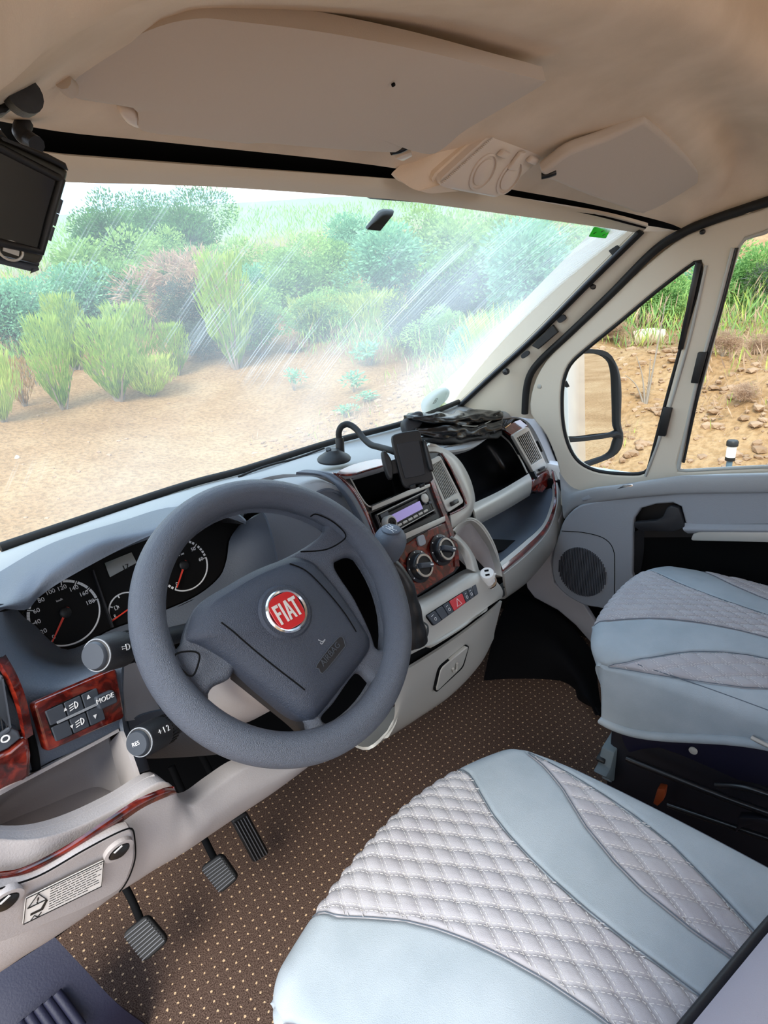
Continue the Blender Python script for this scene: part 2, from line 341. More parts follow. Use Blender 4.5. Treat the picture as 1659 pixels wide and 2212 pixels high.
# windscreen
base = [P(*q, z=.795) for q in ((0, 1195), (380, 1065), (520, 1026), (700, 968), (870, 922), (985, 868))]
base = [V((-.80, .56, .795))]+base
head = [V((-.84, .06, 1.29)), P(60, 389, y=.12), P(150, 394, y=.13), P(470, 404, y=.14), P(800, 427, y=.14), P(930, 441, y=.135), P(1270, 486, x=.64), P(1362, 497, x=.80)]
def grid_uv(name, lo, hi, n, m, mt, **kw):
    a, b = cr(lo, n), cr(hi, n); vs = []; fs = []; bow = V((0, .03, .02))
    for off in (V(), V((0, .004, .004))):
        for j in range(m):
            t = j/(m-1)
            for i in range(n): vs.append(a[i].lerp(b[i], t)+bow*(4*t*(1-t))+off)
    N = n*m
    for o in (0, N):
        for j in range(m-1):
            for i in range(n-1): q = o+j*n+i; fs.append((q, q+1, q+n+1, q+n))
    me = bpy.data.meshes.new(name); me.from_pydata([tuple(v) for v in vs], [], fs); uv = me.uv_layers.new(name='UVMap')
    for l in me.loops: k = l.vertex_index % N; uv.data[l.index].uv = ((k % n)/(n-1)*1.75, (k//n)/(m-1)*.8)
    me.polygons.foreach_set('use_smooth', [True]*len(me.polygons))
    return link(name, me, mt, None, **kw)
grid_uv('window_1', base, head, 40, 14, m_wind, kind='structure')
# header rail above the windscreen, dark slot for the blind, headliner
hd_lo = head[1:]; hd_lo = hd_lo[:-2]+[P(1270, 487, x=.64), P(1378, 503, x=.80)]
hd_mid = [P(60, 360, y=.105), P(150, 362, y=.115), P(470, 380, y=.125), P(800, 404, y=.125), P(930, 420, y=.12), P(1270, 470, x=.62), P(1390, 498, x=.79)]
hd_hi = [P(60, 325, y=.1), P(150, 336, y=.11), P(470, 360, y=.12), P(830, 385, y=.12), P(960, 398, y=.115), P(1270, 455, x=.60), P(1400, 488, x=.78)]
loft('trim_1', [[V((-.86, .05, 1.29))]+hd_lo, [V((-.86, .04, 1.31))]+hd_mid, [V((-.86, .035, 1.33))]+hd_hi], m_trim, n=50, thick=.008, kind='structure')
slot_lo = [p+V((0, .004, -.002)) for p in hd_hi]
liner_front = [P(0, 262, y=.075), P(150, 287, y=.085), P(400, 312, y=.095), P(830, 360, y=.1), P(1098, 408, y=.09), P(1270, 440, x=.58), P(1437, 480, x=.80)]
loft('trim_2', [slot_lo, [p+V((0, .03, .01)) for p in slot_lo], [p+V((0, .02, .012)) for p in liner_front]+[P(1492, 500, x=.83)]], m_hole, n=40, thick=.004, kind='structure')
crest = [P(-120, 225, x=-.70), P(0, 218, x=-.64), P(130, 182, x=-.575), P(290, 88, x=-.53), P(440, 33, x=-.475), P(850, 84, x=-.235), P(1180, 165, x=.04), P(1400, 240, x=.33), P(1545, 385, x=.73), P(1500, 490, x=.815)]
lf = [P(-120, 245, y=.06)]+liner_front+[P(1490, 503, x=.815)]
mid = [a.lerp(b, .5)+V((0, 0, .004)) for a, b in zip(cr(lf, 12), cr(crest, 12))]
band1 = [P(-120, 190, x=-.74), P(0, 172, x=-.685), P(105, 118, x=-.64), P(230, 30, x=-.60), P(440, -25, x=-.545), P(850, 12, x=-.335), P(1180, 78, x=-.09), P(1420, 150, x=.20), P(1610, 300, x=.70), P(1570, 470, x=.825)]
band2 = [P(-120, 150, x=-.765), P(0, 128, x=-.725), P(75, 62, x=-.695), P(150, -4, x=-.67), P(420, -80, x=-.61), P(850, -70, x=-.43), P(1180, -30, x=-.22), P(1470, 4, x=.05), P(1659, 152, x=.40), P(1760, 300, x=.68), P(1700, 430, x=.84)]
loft('ceiling', [lf, mid, crest, band1, band2, [p+V((0, -.0, .10)) for p in band2], [p+V((0, .02, .32)) for p in band2]], m_liner, n=64, sub=6, thick=.012, kind='structure')
block('ceiling_1', (0, -1.2, 1.93), 1.9, 2.8, .04, m_liner, kind='structure')
block('wall_left', (-.95, -1.75, .95), .04, 1.7, 1.95, m_trim, kind='structure')
# right A pillar
pil_in = [P(1378, 500, x=.795), P(1262, 615, x=.80), P(1150, 728, x=.81), P(1060, 810, x=.815), P(985, 880, x=.82)]
pil_out = [P(1510, 502, x=.845), P(1412, 572, x=.85), P(1302, 680, x=.855), P(1184, 808, x=.86), P(1152, 905, x=.865)]
pil_glass = [P(1345, 496, x=.81), P(1230, 606, x=.825), P(1120, 713, x=.835), P(1035, 800, x=.845), P(955, 872, x=.85)]
pm = [a.lerp(b, .5)+V((-.012, -.01, 0)) for a, b in zip(pil_in, pil_out)]
loft('trim_3', [[p+V((.01, .03, .0)) for p in pil_in], pil_in, pm, pil_out, [p+V((.03, .01, 0)) for p in pil_out]], m_trim, n=30, thick=.006, kind='structure')
loft('trim_4', [[p+V((0, .05, .03)) for p in pil_glass], [p+V((0, .012, .0)) for p in pil_in]], m_trim, n=30, thick=.004, kind='structure')   # painted edge seen through the glass
plate('trim_10', [P(1372, 497, x=.81), P(1395, 478, x=.83), P(1500, 470, x=.86), P(1530, 500, x=.865), P(1470, 540, x=.86), P(1400, 540, x=.84)], m_trim, thick=.006, kind='structure')
block('trim_11', (.885, -.68, .75), .06, .36, 1.5, m_trim, kind='structure')
block('trim_12', (.93, -.35, 1.63), .04, 1.1, .60, m_liner, kind='structure')
block('trim_13', (-.94, -.30, 1.63), .04, 1.2, .60, m_liner, kind='structure')
block('wall_right_1', (.92, -1.75, .95), .03, 1.8, 1.95, m_trim, kind='structure')
# left pillar, behind the monitor and out of frame
loft('trim_5', [[V((-.84, .08, 1.29)), V((-.88, .55, .80))], [V((-.90, .0, 1.29)), V((-.92, .42, .80))]], m_trim, n=8, thick=.01, kind='structure')
# ------------------------------------------------------------------ passenger door
DX = .84
def dpl(z): return DX-.035*max(0, (z-.62)/.66)
DP = (V((.84, 0, .60)), V((1, 0, .053)).normalized())     # leaning plane of the upper door frame
dn = -DP[1]
def dp(zf, pts): return [P(*zf(a, b), pl=DP) for a, b in pts]
door = thing('door_2', 'closed passenger door with quarter window and dark door pocket', 'door', (.86, 0, 0), kind='structure')
fr_out = dp(zW, [(440, 1100), (455, 960), (520, 830), (640, 700), (850, 500), (1080, 300), (1230, 190), (1400, 120), (1659, 45), (1900, 0), (1900, 1500), (1659, 1480), (1300, 1490), (1000, 1520), (700, 1560), (600, 1590), (590, 1400), (520, 1210)])
q_hole = dp(zW, [(1280, 320), (1305, 312), (1322, 335), (1300, 470), (1215, 760), (1130, 1075), (1050, 1370), (1030, 1405), (980, 1418), (860, 1413), (760, 1395), (680, 1350), (630, 1270), (600, 1150), (595, 1000), (612, 900), (650, 830), (740, 750), (900, 620), (1100, 455)])
m_hole_ = dp(zW, [(1540, 195), (1659, 160), (1850, 120), (1850, 1370), (1659, 1380), (1400, 1392), (1215, 1400), (1195, 1380), (1200, 1330), (1320, 900), (1450, 420), (1510, 230)])
plate('upper_frame', cr(fr_out, 90, True), m_trim, door, holes=(cr(q_hole, 80, True), cr(m_hole_, 60, True)), thick=.03, bevel=.006, n=dn)
def shrink(lp, d):
    c = sum(lp, V())/len(lp); return [p+(c-p).normalized()*d for p in lp]
def ring(name, lp, r, mt, par, lift=0, **kw): return tube(name, [p+dn*lift for p in lp], r, mt, par, n=8, seg=90, closed=True, **kw)
ring('quarter_seal', shrink(q_hole, .003), .0055, m_rubber, door, -.006)
ring('window_seal', shrink(m_hole_, .003), .005, m_silver, door, -.006)
mq = shrink(q_hole, -.004); mq2 = shrink(m_hole_, -.004)
plate('window_2', cr(mq, 50, True), m_glass, None, thick=.004, bevel=.0005, lift=-.016, n=dn, kind='structure')
plate('window_3', cr(mq2, 40, True), m_glass, None, thick=.004, bevel=.0005, lift=-.016, n=dn, kind='structure')
# channels on the pillar between the two panes
tube('window_channel', dp(zW, [(1342, 340), (1250, 740), (1120, 1180), (1030, 1420)]), .004, m_silver, door, n=8)
tube('window_channel', dp(zW, [(1480, 250), (1400, 560), (1290, 960), (1200, 1380)]), .005, m_silver, door, n=8)
tube('window_channel', dp(zW, [(1500, 250), (1420, 560), (1310, 960), (1225, 1350)]), .004, m_satin, door, n=8)
prism('quarter_edge_strip', dp(zW, [(1290, 320), (1322, 330), (1225, 770), (1198, 770)]), dn*.006, m_satin, door, .001)
for q in ([(1305, 782), (1352, 782), (1308, 942), (1268, 938)], [(1132, 1062), (1172, 1068), (1138, 1212), (1096, 1208)]):
    prism('window_latch', dp(zW, q), dn*.012, m_black, door, .002)
lathe('frame_screw', [(.007, 0), (.007, .002), (.003, .003), (.0, .003)], dp(zW, [(487, 960)])[0], dn, m_silver, door, n=14)
lathe('frame_screw', [(.006, 0), (.006, .006), (.003, .01), (.0, .011)], dp(zW, [(1325, 168)])[0], dn, m_satin, door, n=12)
# door seal, the dark arch between pillar and door
sl = dp(zW, [(412, 1100), (418, 990), (440, 900), (500, 820), (640, 690), (850, 490), (1070, 270), (1215, 175), (1380, 105), (1659, 12), (1800, -30)])
tube('door_seal', sl, .011, m_rubber, door, n=10, seg=60)
# lower card
SX = .80
shelf0 = dp(zW, [(590, 1400), (660, 1480), (800, 1500), (1000, 1470), (1200, 1432), (1400, 1412), (1659, 1402), (1900, 1392)])
shelf1 = onx(z4, [(430, 425, .80), (480, 340, .79), (600, 290, .775), (800, 265, .77), (1100, 222, .77), (1290, 215, .77), (1659, 208, .77), (2000, 200, .77)])
shelf2 = onx(z4, [(440, 470, .80), (500, 400, .785), (620, 370, .77), (800, 345, .762), (1100, 318, .76), (1290, 312, .76), (1659, 308, .76), (2000, 305, .76)])
loft('armrest_shelf', [shelf0, shelf1, shelf2, [p+V((.02, 0, -.01)) for p in shelf2]], m_dashtop, door, n=50, thick=.006)
DC = (V((.77, 0, .4)), V((1, 0, 0)))
def dc(pts): return [P(*z4(a, b), pl=DC) for a, b in pts]
card = [(440, 480), (520, 400), (640, 370), (900, 340), (1150, 318), (1400, 312), (2000, 305), (2000, 1500), (1300, 1300), (740, 1035), (560, 990), (440, 920), (385, 850), (365, 760), (380, 650), (410, 560)]
pocket = [(850, 560), (860, 470), (900, 410), (990, 385), (1090, 378), (1140, 400), (1165, 500), (1200, 520), (2000, 500), (2000, 1100), (1500, 1000), (950, 905), (870, 870), (845, 800)]
plate('door_card', cr(dc(card), 90, True), m_door, door, holes=(dc(pocket),), thick=.02, bevel=.005, n=V((-1, 0, 0)))
pk = [p+V((.055, 0, 0)) for p in dc([(820, 340), (2000, 400), (2000, 1250), (1500, 1080), (820, 950)])]
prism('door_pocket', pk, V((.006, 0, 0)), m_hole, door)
loft('pocket_edge', [dc([(800, 830), (830, 700), (840, 560)]), [p+V((.05, 0, 0)) for p in dc([(860, 830), (880, 700), (880, 560)])]], m_dark, door, n=12, thick=.003)
loft('arm_rail', [dc([(1150, 495), (1300, 505), (2000, 505)]), [p+V((-.012, 0, 0)) for p in dc([(1160, 530), (1300, 532), (2000, 535)])], dc([(1180, 560), (1300, 560), (2000, 565)])], m_door, door, n=16, thick=.01)
prism('silver_strip', [p+V((.004, 0, 0)) for p in dc([(1203, 590), (1215, 560), (1260, 543), (1500, 542), (2000, 548), (2000, 620), (1659, 608), (1210, 598)])], V((-.012, 0, 0)), m_silver, door, .003)
# inner door pull in its cup
hp = dc([(870, 520), (862, 490), (1000, 478), (1035, 455), (1060, 400), (1085, 390), (1130, 400), (1145, 440), (1168, 520), (1100, 545), (900, 540)])
prism('pull_handle', [p+V((.012, 0, 0)) for p in hp], V((-.022, 0, 0)), m_dark, door, .004)
prism('handle_cup', [p+V((.05, 0, 0)) for p in dc([(830, 370), (1200, 370), (1200, 620), (830, 620)])], V((.004, 0, 0)), m_black, door)
prism('sill_switch', onx(z4, [(755, 300, .768), (800, 275, .768), (850, 268, .768), (860, 285, .768), (790, 312, .768)]), V((-.006, 0, .004)), m_chrome, door, .001)
prism('switch_plate', onx(z4, [(545, 355, .772), (650, 300, .772), (830, 262, .772), (945, 252, .772), (935, 275, .770), (700, 335, .770), (550, 368, .772)]), V((-.003, 0, .003)), m_door, door, .001)
# loudspeaker: panel seam and grille of vertical slots
c0 = P(*z4(548, 780), pl=DC)
tube('speaker_panel_seam', [p+V((-.001, 0, 0)) for p in dc([(425, 545), (560, 555), (680, 590), (735, 660), (742, 780), (738, 1030)])], .0012, m_hole, door, n=6)
gm = bmesh.new(); m_grille = mat('grille_grey', '#4b4f57', .6)
el = dc([(415, 800), (690, 790), (545, 640), (545, 925)]); hw = (el[0]-el[1]).length/2; hh = (el[2]-el[3]).length/2; c0 = sum(el, V())/4
ng = 30
for i in range(ng):
    f = -1+2*(i+.5)/ng; yy = c0.y+f*hw; hz = hh*math.sqrt(1-f*f)
    bmesh.ops.create_cube(gm, size=1, matrix=Matrix.Translation((.767, yy, c0.z))@Matrix.Diagonal((.006, hw*.95/ng, hz*2, 1)))
gme = bpy.data.meshes.new('speaker_grille'); gm.to_mesh(gme); gm.free()
link('speaker_grille', gme, m_grille, door, kind='stuff')
# kick trim and wheel arch below the dash end
kick = onx(z4, [(430, 425, .80), (400, 560, .80), (365, 720, .80), (385, 850, .80), (450, 930, .79), (545, 990, .78), (650, 1200, .76), (610, 1280, .76), (500, 1120, .78), (400, 1020, .79), (270, 940, .80), (225, 880, .80), (215, 820, .80), (300, 700, .80), (380, 560, .80)])
plate('trim_6', kick, m_grey, thick=.02, bevel=.004, n=V((-1, 0, 0)), kind='structure')
a0 = onx(z4, [(140, 900, .83), (260, 945, .82), (400, 1030, .80), (520, 1150, .79), (620, 1290, .77), (720, 1500, .74)])
a1 = [P(*z4(*q), z=h) for *q, h in [(40, 1100, .16), (170, 1120, .15), (300, 1160, .13), (420, 1260, .10), (520, 1400, .06), (640, 1640, .03)]]
a2 = [P(*z4(*q), z=.0) for q in [(-40, 1440), (150, 1430), (400, 1440), (500, 1490), (530, 1560), (690, 1640)]]
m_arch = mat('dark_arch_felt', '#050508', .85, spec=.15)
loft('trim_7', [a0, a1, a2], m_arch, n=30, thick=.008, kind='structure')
# ------------------------------------------------------------------ driver's entry step, bottom left
step = thing('trim_8', 'dark blue entry step panel with ridges below the driver door', 'trim', (-.85, .1, .1), kind='structure')
sp = [P(*zL(a, b), z=c) for a, b, c in [(-200, 1450, .20), (0, 1290, .20), (280, 1110, .19), (420, 1240, .16), (560, 1400, .12), (760, 1600, .06), (900, 1900, .0), (-300, 1900, .12)]]
st0 = [P(*zL(a, b), z=c) for a, b, c in [(-250, 1430, .22), (0, 1280, .22), (280, 1100, .22)]]
st1 = [P(*zL(a, b), z=c) for a, b, c in [(-300, 1700, .19), (100, 1450, .19), (420, 1250, .18)]]
st2 = [P(*zL(a, b), z=c) for a, b, c in [(-300, 2100, .12), (250, 1750, .12), (600, 1440, .11)]]
st3 = [P(*zL(a, b), z=c) for a, b, c in [(0, 2200, .0), (450, 1900, .0), (760, 1560, .0)]]
loft('step_skin', [st0, st1, st2, st3], m_navy, step, n=24, thick=.01)
for i in range(5):
    a = P(*zL(290-i*48, 1385+i*38), z=.186); b = P(*zL(420-i*52, 1560+i*40), z=.142)
    tube('step_ridge', [a, a.lerp(b, .5)+V((0, 0, .002)), b], .0075, m_navy, step, n=10)
# ================================================================== DASHBOARD (one thing)
dash = thing('dashboard', 'pale grey and slate van dashboard with burr walnut trim and air vents', 'dashboard', (0, .35, .45))
D = dash
# top shelf up to the glass
tback = [p+V((0, -.004, .004)) for p in [V((-.84, .53, .79))]+base[1:-1]+[V((.80, .60, .792))]]
tfront = ony(z1, [(-250, 800, .30), (0, 700, .36), (350, 505, .39), (800, 365, .40), (1000, 315, .41)])+ony(z2, [(760, 80, .36), (1000, 62, .30)])+ony(z3, [(200, 465, .27), (480, 395, .25), (640, 330, .26), (760, 300, .28), (830, 318, .31), (1000, 280, .36), (1160, 165, .42), (1240, 100, .46)])
loft('top_shelf', [tback, tfront, [p+V((0, -.01, -.02)) for p in tfront]], m_dashtop, D, n=70, sub=4, thick=.006)
tube('windscreen_gasket', [p+V((0, -.012, .012)) for p in tback[1:]], .009, m_rubber, D, n=8, seg=60)
# instrument hood
hood_b = ony(z1, [(-200, 830, .32), (0, 695, .36), (350, 505, .39), (800, 365, .40), (1050, 290, .41), (1400, 240, .40), (1640, 260, .36)])
hood_m = ony(z1, [(-200, 900, .22), (0, 850, .24), (250, 650, .27), (600, 465, .29), (930, 370, .30), (1350, 262, .29), (1560, 330, .25)])
hood_c = ony(z1, [(-200, 960, .17), (0, 915, .18), (180, 845, .21), (330, 690, .225), (620, 510, .23), (950, 420, .23), (1400, 275, .21), (1572, 365, .19)])
hood_l = ony(z1, [(-200, 985, .17), (0, 935, .18), (170, 938, .20), (260, 850, .215), (460, 720, .215), (870, 505, .215), (1240, 358, .20), (1400, 335, .195), (1572, 392, .19)])
hood_i = [p+V((0, .07, -.01)) for p in hood_l]
loft('instrument_hood', [hood_b, hood_m, hood_c, hood_l], m_dash, D, n=60, sub=6, thick=.006)
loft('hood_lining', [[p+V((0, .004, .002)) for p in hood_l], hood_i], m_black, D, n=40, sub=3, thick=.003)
# cluster surround: scoop running from the dials down to the fascia
IPn = V((0, -math.cos(math.radians(22)), math.sin(math.radians(22)))); IP = (V((-.5, .29, .82)), IPn)
IU, IV = V((1, 0, 0)), V((0, math.sin(math.radians(22)), math.cos(math.radians(22))))
ip_out = on(z1, [(150, 960), (230, 880), (460, 715), (870, 490), (1180, 350), (1440, 340), (1520, 400), (1460, 500), (1445, 620), (1400, 730), (1250, 850), (1000, 960), (720, 1060), (570, 1140), (430, 1190), (330, 1140), (230, 1040)], pl=IP)
clus = plate('instrument_panel', cr(ip_out, 80, True), m_face, D, thick=.01, n=IPn)
sc_in = on(z1, [(100, 930), (170, 1000), (230, 1045), (330, 1145), (430, 1195), (570, 1145), (720, 1065), (1000, 965), (1250, 855), (1400, 735), (1450, 620), (1470, 490), (1530, 400)], pl=(IP[0]+V((0, -.004, 0)), IPn))
sc_mid = ony(z1, [(30, 950, .19), (90, 1080, .20), (190, 1190, .21), (320, 1260, .22), (440, 1275, .225), (600, 1215, .23), (800, 1130, .23), (1060, 1040, .235), (1300, 940, .235), (1500, 820, .235), (1600, 650, .235), (1640, 480, .235), (1600, 360, .235)])
sc_out = ony(z1, [(-60, 960, .16), (0, 1110, .155), (100, 1230, .155), (250, 1315, .16), (440, 1335, .165), (640, 1290, .175), (860, 1220, .19), (1100, 1140, .20), (1400, 1050, .20), (1640, 950, .20), (1800, 760, .20), (1830, 520, .20), (1720, 300, .215)])
loft('cluster_surround', [sc_in, sc_mid, sc_out], m_dash, D, n=50, sub=6, thick=.005)
# left fascia carrying the switch panel
f0 = sc_out[:6]+[P(*z1(780, 1265), y=.17)]
f1 = ony(z1, [(-220, 1200, .10), (-60, 1340, .105), (110, 1420, .11), (270, 1440, .115), (420, 1420, .12), (600, 1350, .125), (775, 1290, .13)])
f2 = ony(z1, [(-120, 1500, .085), (60, 1560, .09), (170, 1620, .095), (300, 1640, .10), (440, 1580, .105), (620, 1500, .11), (785, 1450, .115)])
f3 = ony(z1, [(-20, 2030, .08), (120, 1990, .08), (235, 1955, .085), (330, 1905, .09), (460, 1850, .095), (640, 1770, .10), (785, 1690, .105)])
loft('driver_fascia', [f0, f1, f2, f3], m_dash, D, n=40, sub=5, thick=.006)
FP = (P(*z1(480, 1580), y=.095), fit([P(*z1(200, 1540), y=.09), P(*z1(735, 1300), y=.125), P(*z1(780, 1690), y=.10), P(*z1(280, 1850), y=.085)])[1])
fn = FP[1]
def fp(pts, lift=0): return [P(*z1(a, b), pl=(FP[0]+fn*lift, fn)) for a, b in pts]
sw = fp([(200, 1540), (735, 1310), (790, 1630), (290, 1850)], .004)
wsw = plate('walnut_switch_panel', rq(sw, .05), m_wood, D, thick=.012, bevel=.003, n=fn, lift=.004)
pad = fp([(270, 1585), (610, 1430), (670, 1640), (345, 1790)], .006)
plate('switch_pad', rq(pad, .12), m_hole, wsw, thick=.006, bevel=.0015, n=fn, lift=.003)
for a in range(3):
    for b in range(2):
        q = sub_quad(pad, .015+a*.33, .325+a*.33, .03+b*.5, .475+b*.5)
        plate('switch_button', rq(q, .05), m_btn, wsw, thick=.005, bevel=.001, n=fn, lift=.004)
mq_ = fp([(605, 1500), (720, 1450), (748, 1530), (632, 1580)], .012)
plate('mode_button', rq(mq_, .1), m_btn, wsw, thick=.008, bevel=.0015, n=fn, lift=.003)
ux = (sw[1]-sw[0]).normalized(); uy = fn.cross(ux)
text('mode_lettering', 'MODE', fp([(672, 1508)], .0165)[0], ux, uy, .0085, m_ink, wsw)
def tri(name, c, s, up, par, mt=m_ink):
    k = 1 if up else -1
    prism(name, [c+ux*s*.5*math.cos(2*PI*i/3+PI/2)+uy*k*s*.6*math.sin(2*PI*i/3+PI/2) for i in range(3)], fn*.0004, mt, par)
tri('up_mark', fp([(567, 1500)], .0105)[0], .0055, True, wsw); tri('down_mark', fp([(608, 1620)], .0105)[0], .0055, False, wsw)
for (a, b), up in (((460, 1560), True), ((500, 1665), False)):
    c = fp([(a, b)], .0105)[0]
    tri('beam_mark', c-ux*.008, .0045, up, wsw)
    tube('lamp_mark', [c+ux*(.004+.0035*math.cos(t))+uy*.0035*math.sin(t) for t in [k*PI/6-PI/2 for k in range(7)]], .0006, m_ink, wsw, n=6, closed=True)
    for k in (-1, 0, 1): tube('lamp_mark', [c+ux*.002+uy*k*.003, c-ux*.003+uy*(k*.003-.001)], .0005, m_ink, wsw, n=5)
prism('pad_divider', fp([(360, 1655), (620, 1535), (625, 1548), (365, 1668)], .0095), fn*.0015, m_door, wsw)
plate('end_panel', [V((-.862, a, b)) for a, b in ((.03, .56), (.0, .72), (.08, .80), (.14, .90), (.20, .945), (.36, .88), (.55, .80), (.52, .50))], m_dash, D, thick=.01, n=V((-1, 0, 0)))
# air vents -------------------------------------------------------------------
def vent(name, q, n, fm, depth=.02, lip=.1, hor=False, bottom=0.0, lip_y=None):
    c, nn = fit(q); ly = lip if lip_y is None else lip_y
    inner = sub_quad(q, lip, 1-lip, ly, 1-ly-bottom)
    v = plate(name, rq(q, .07), fm, D, holes=(inner,), thick=.012, bevel=.002, n=nn)
    prism('vent_back', [p-nn*depth for p in sub_quad(q, .02, .98, .02, .98)], -nn*.003, m_hole, v)
    for i in range(n):
        f0_, f1_ = (i+.36)/n, (i+.62)/n
        s = sub_quad(inner, 0, 1, f0_, f1_) if hor else sub_quad(inner, f0_, f1_, 0, 1)
        prism('slat', [p-nn*.002 for p in s], -nn*.002, fm if n > 6 else m_dark, v)
    return v, nn, inner
# passenger centre vent, right end vent, driver centre vent, far left vent
PSn = V((0, -math.cos(math.radians(24)), math.sin(math.radians(24)))); PS = (V((.055, .197, .73)), PSn); PU, PVv = V((1, 0, 0)), V((0, math.sin(math.radians(24)), math.cos(math.radians(24))))
def ps(pts, lift=0, zf=z3): return [P(*zf(a, b), pl=(PS[0]+PSn*lift, PSn)) for a, b in pts]
v1, n1, i1 = vent('air_vent', ps([(752, 395), (832, 355), (972, 628), (878, 690)], .004), 9, m_silver, bottom=.13)
prism('vent_wheel', ps([(885, 632), (925, 610), (932, 632), (892, 655)], .006), n1*.006, m_satin, v1, .001)
tube('walnut_vent_line', ps([(838, 345), (885, 415), (935, 520), (978, 620), (972, 655), (885, 700)], .005), .0028, m_wood, D, n=8)
q = ony(z3, [(1250, 240, .335), (1342, 188, .335), (1455, 425, .30), (1382, 472, .30)])
v2, n2, i2 = vent('air_vent', q, 8, m_silver, bottom=.14)
prism('vent_wheel', [p+n2*.002 for p in ony(z3, [(1392, 438, .302), (1425, 420, .302), (1430, 432, .302), (1398, 452, .302)])], n2*.006, m_satin, v2, .001)
q = ony(z2, [(1105, 215, .225), (1195, 175, .225), (1330, 400, .20), (1245, 440, .20)])
v3, n3, i3 = vent('air_vent', q, 5, m_satin)
fv = ony(z1, [(-150, 1440, .085), (0, 1330, .09), (62, 1690, .075), (-90, 1790, .075)])
v4, n4, i4 = vent('air_vent', [p+V((0, -.01, 0)) for p in fv], 5, m_btn)
# walnut round the far left vent
loft('walnut_vent_strip', [ony(z1, [(-30, 1280, .088), (40, 1400, .082), (100, 1560, .075), (142, 1750, .07)]), ony(z1, [(-10, 1260, .084), (65, 1390, .078), (125, 1550, .071), (165, 1770, .066)])], m_wood, D, n=20, sub=3, thick=.01)
wl = ony(z1, [(-60, 1890, .066), (60, 1840, .066), (140, 1770, .066), (185, 1760, .066), (203, 1870, .066), (200, 2000, .066), (130, 2060, .066), (-80, 2170, .066)])
plate('walnut_vent_block', wl, m_wood, D, thick=.03, bevel=.005)
plate('vent_shutter_panel', ony(z1, [(-60, 1790, .068), (60, 1690, .068), (120, 1720, .066), (135, 1760, .066), (50, 1830, .066), (-60, 1880, .066)]), m_btn, D, thick=.02, bevel=.002)
c = P(*z1(35, 1765), y=.062); tube('vent_open_mark', [c+V((.0036*math.cos(t), 0, .0036*math.sin(t))) for t in [k*PI/4 for k in range(8)]], .0009, m_ink, D, n=6, closed=True)
tube('fascia_gap', ony(z1, [(-10, 1255, .105), (90, 1450, .098), (170, 1680, .09), (215, 1850, .085), (232, 1975, .085)]), .005, m_hole, D, n=8)
# driver side centre pod
pod_t = ony(z2, [(600, 225, .27), (800, 110, .31), (1000, 75, .29), (1100, 80, .265), (1180, 130, .24)])
pod_m = ony(z2, [(760, 240, .225), (900, 210, .225), (1050, 190, .22), (1160, 160, .215), (1240, 190, .21)])
pod_r = ony(z2, [(870, 400, .20), (980, 330, .20), (1090, 215, .21), (1190, 170, .212), (1290, 300, .205)])
plate('walnut_vent_frame', ony(z2, [(1040, 190, .228), (1150, 150, .228), (1205, 160, .226), (1260, 250, .215), (1370, 450, .198), (1250, 460, .195), (1090, 300, .215)]), m_wood, D, thick=.008, bevel=.002)
plate('top_demister_vent', ony(z2, [(955, 135, .285), (1000, 122, .285), (1110, 122, .26), (1060, 155, .25), (1000, 160, .262)]), m_black, D, thick=.006)
for k in range(4):
    a, b = P(*z2(975+k*27, 150-k*1), y=.263), P(*z2(1000+k*27, 126), y=.272)
    tube('demister_slat', [a+V((0, 0, .003)), b+V((0, 0, .003))], .0018, m_dash, D, n=6)
loft('pod_top', [pod_t, [p+V((0, -.02, .006)) for p in ony(z2, [(640, 235, .25), (820, 165, .27), (960, 130, .27), (1090, 110, .25), (1190, 145, .23)])], pod_m], m_dashtop, D, n=30, thick=.005)
loft('pod_front', [pod_m, ony(z2, [(830, 330, .205), (960, 280, .21), (1070, 210, .212), (1180, 165, .212), (1270, 210, .21)]), ony(z2, [(900, 620, .18), (1060, 570, .18), (1250, 500, .185), (1330, 480, .19), (1380, 470, .19)])], m_dash, D, n=30, thick=.005)
# blue grey roll between the pod and the stack
loft('stack_cheek', [ony(z3, [(0, 455, .25), (120, 465, .235), (215, 520, .215), (300, 640, .20), (360, 760, .19), (420, 900, .18)]), ony(z3, [(60, 440, .255), (170, 465, .23), (260, 540, .195), (340, 650, .18), (400, 770, .17), (450, 900, .165)]), ony(z3, [(170, 450, .24), (230, 475, .215), (310, 555, .195), (375, 660, .185), (430, 780, .18), (475, 900, .175)])], m_dash, D, n=30, thick=.005)
# centre stack -----------------------------------------------------------------
st_out = ps([(215, 470), (330, 430), (520, 385), (700, 345), (835, 335), (865, 400), (845, 560), (880, 700), (935, 900), (945, 1005), (915, 1040), (690, 1180), (560, 1120), (470, 900), (425, 760), (330, 570)])
cub = ps([(315, 495), (545, 425), (720, 375), (745, 400), (760, 540), (600, 575), (420, 650)])
rad = ps([(435, 695), (740, 555), (800, 690), (500, 850)])
stk = plate('centre_stack_face', st_out, m_satin, D, holes=(cub, rad), thick=.02, bevel=.003, n=PSn)
for lp, dd in ((cub, .12),):
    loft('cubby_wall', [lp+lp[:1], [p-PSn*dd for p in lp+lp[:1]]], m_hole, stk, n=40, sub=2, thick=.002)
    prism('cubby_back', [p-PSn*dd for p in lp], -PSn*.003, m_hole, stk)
tube('cubby_edge', [p+PSn*.001 for p in ps([(310, 490), (420, 655), (560, 605), (700, 550)])], .0018, m_silver, stk, n=8)
loft('walnut_strip', [ps([(205, 468), (290, 545), (365, 660), (415, 770), (455, 880)], .003), ps([(222, 460), (318, 535), (392, 655), (440, 770), (480, 880)], .008), ps([(245, 462), (335, 545), (402, 655), (448, 765), (490, 880)], .003)], m_wood, stk, n=24, thick=.006)
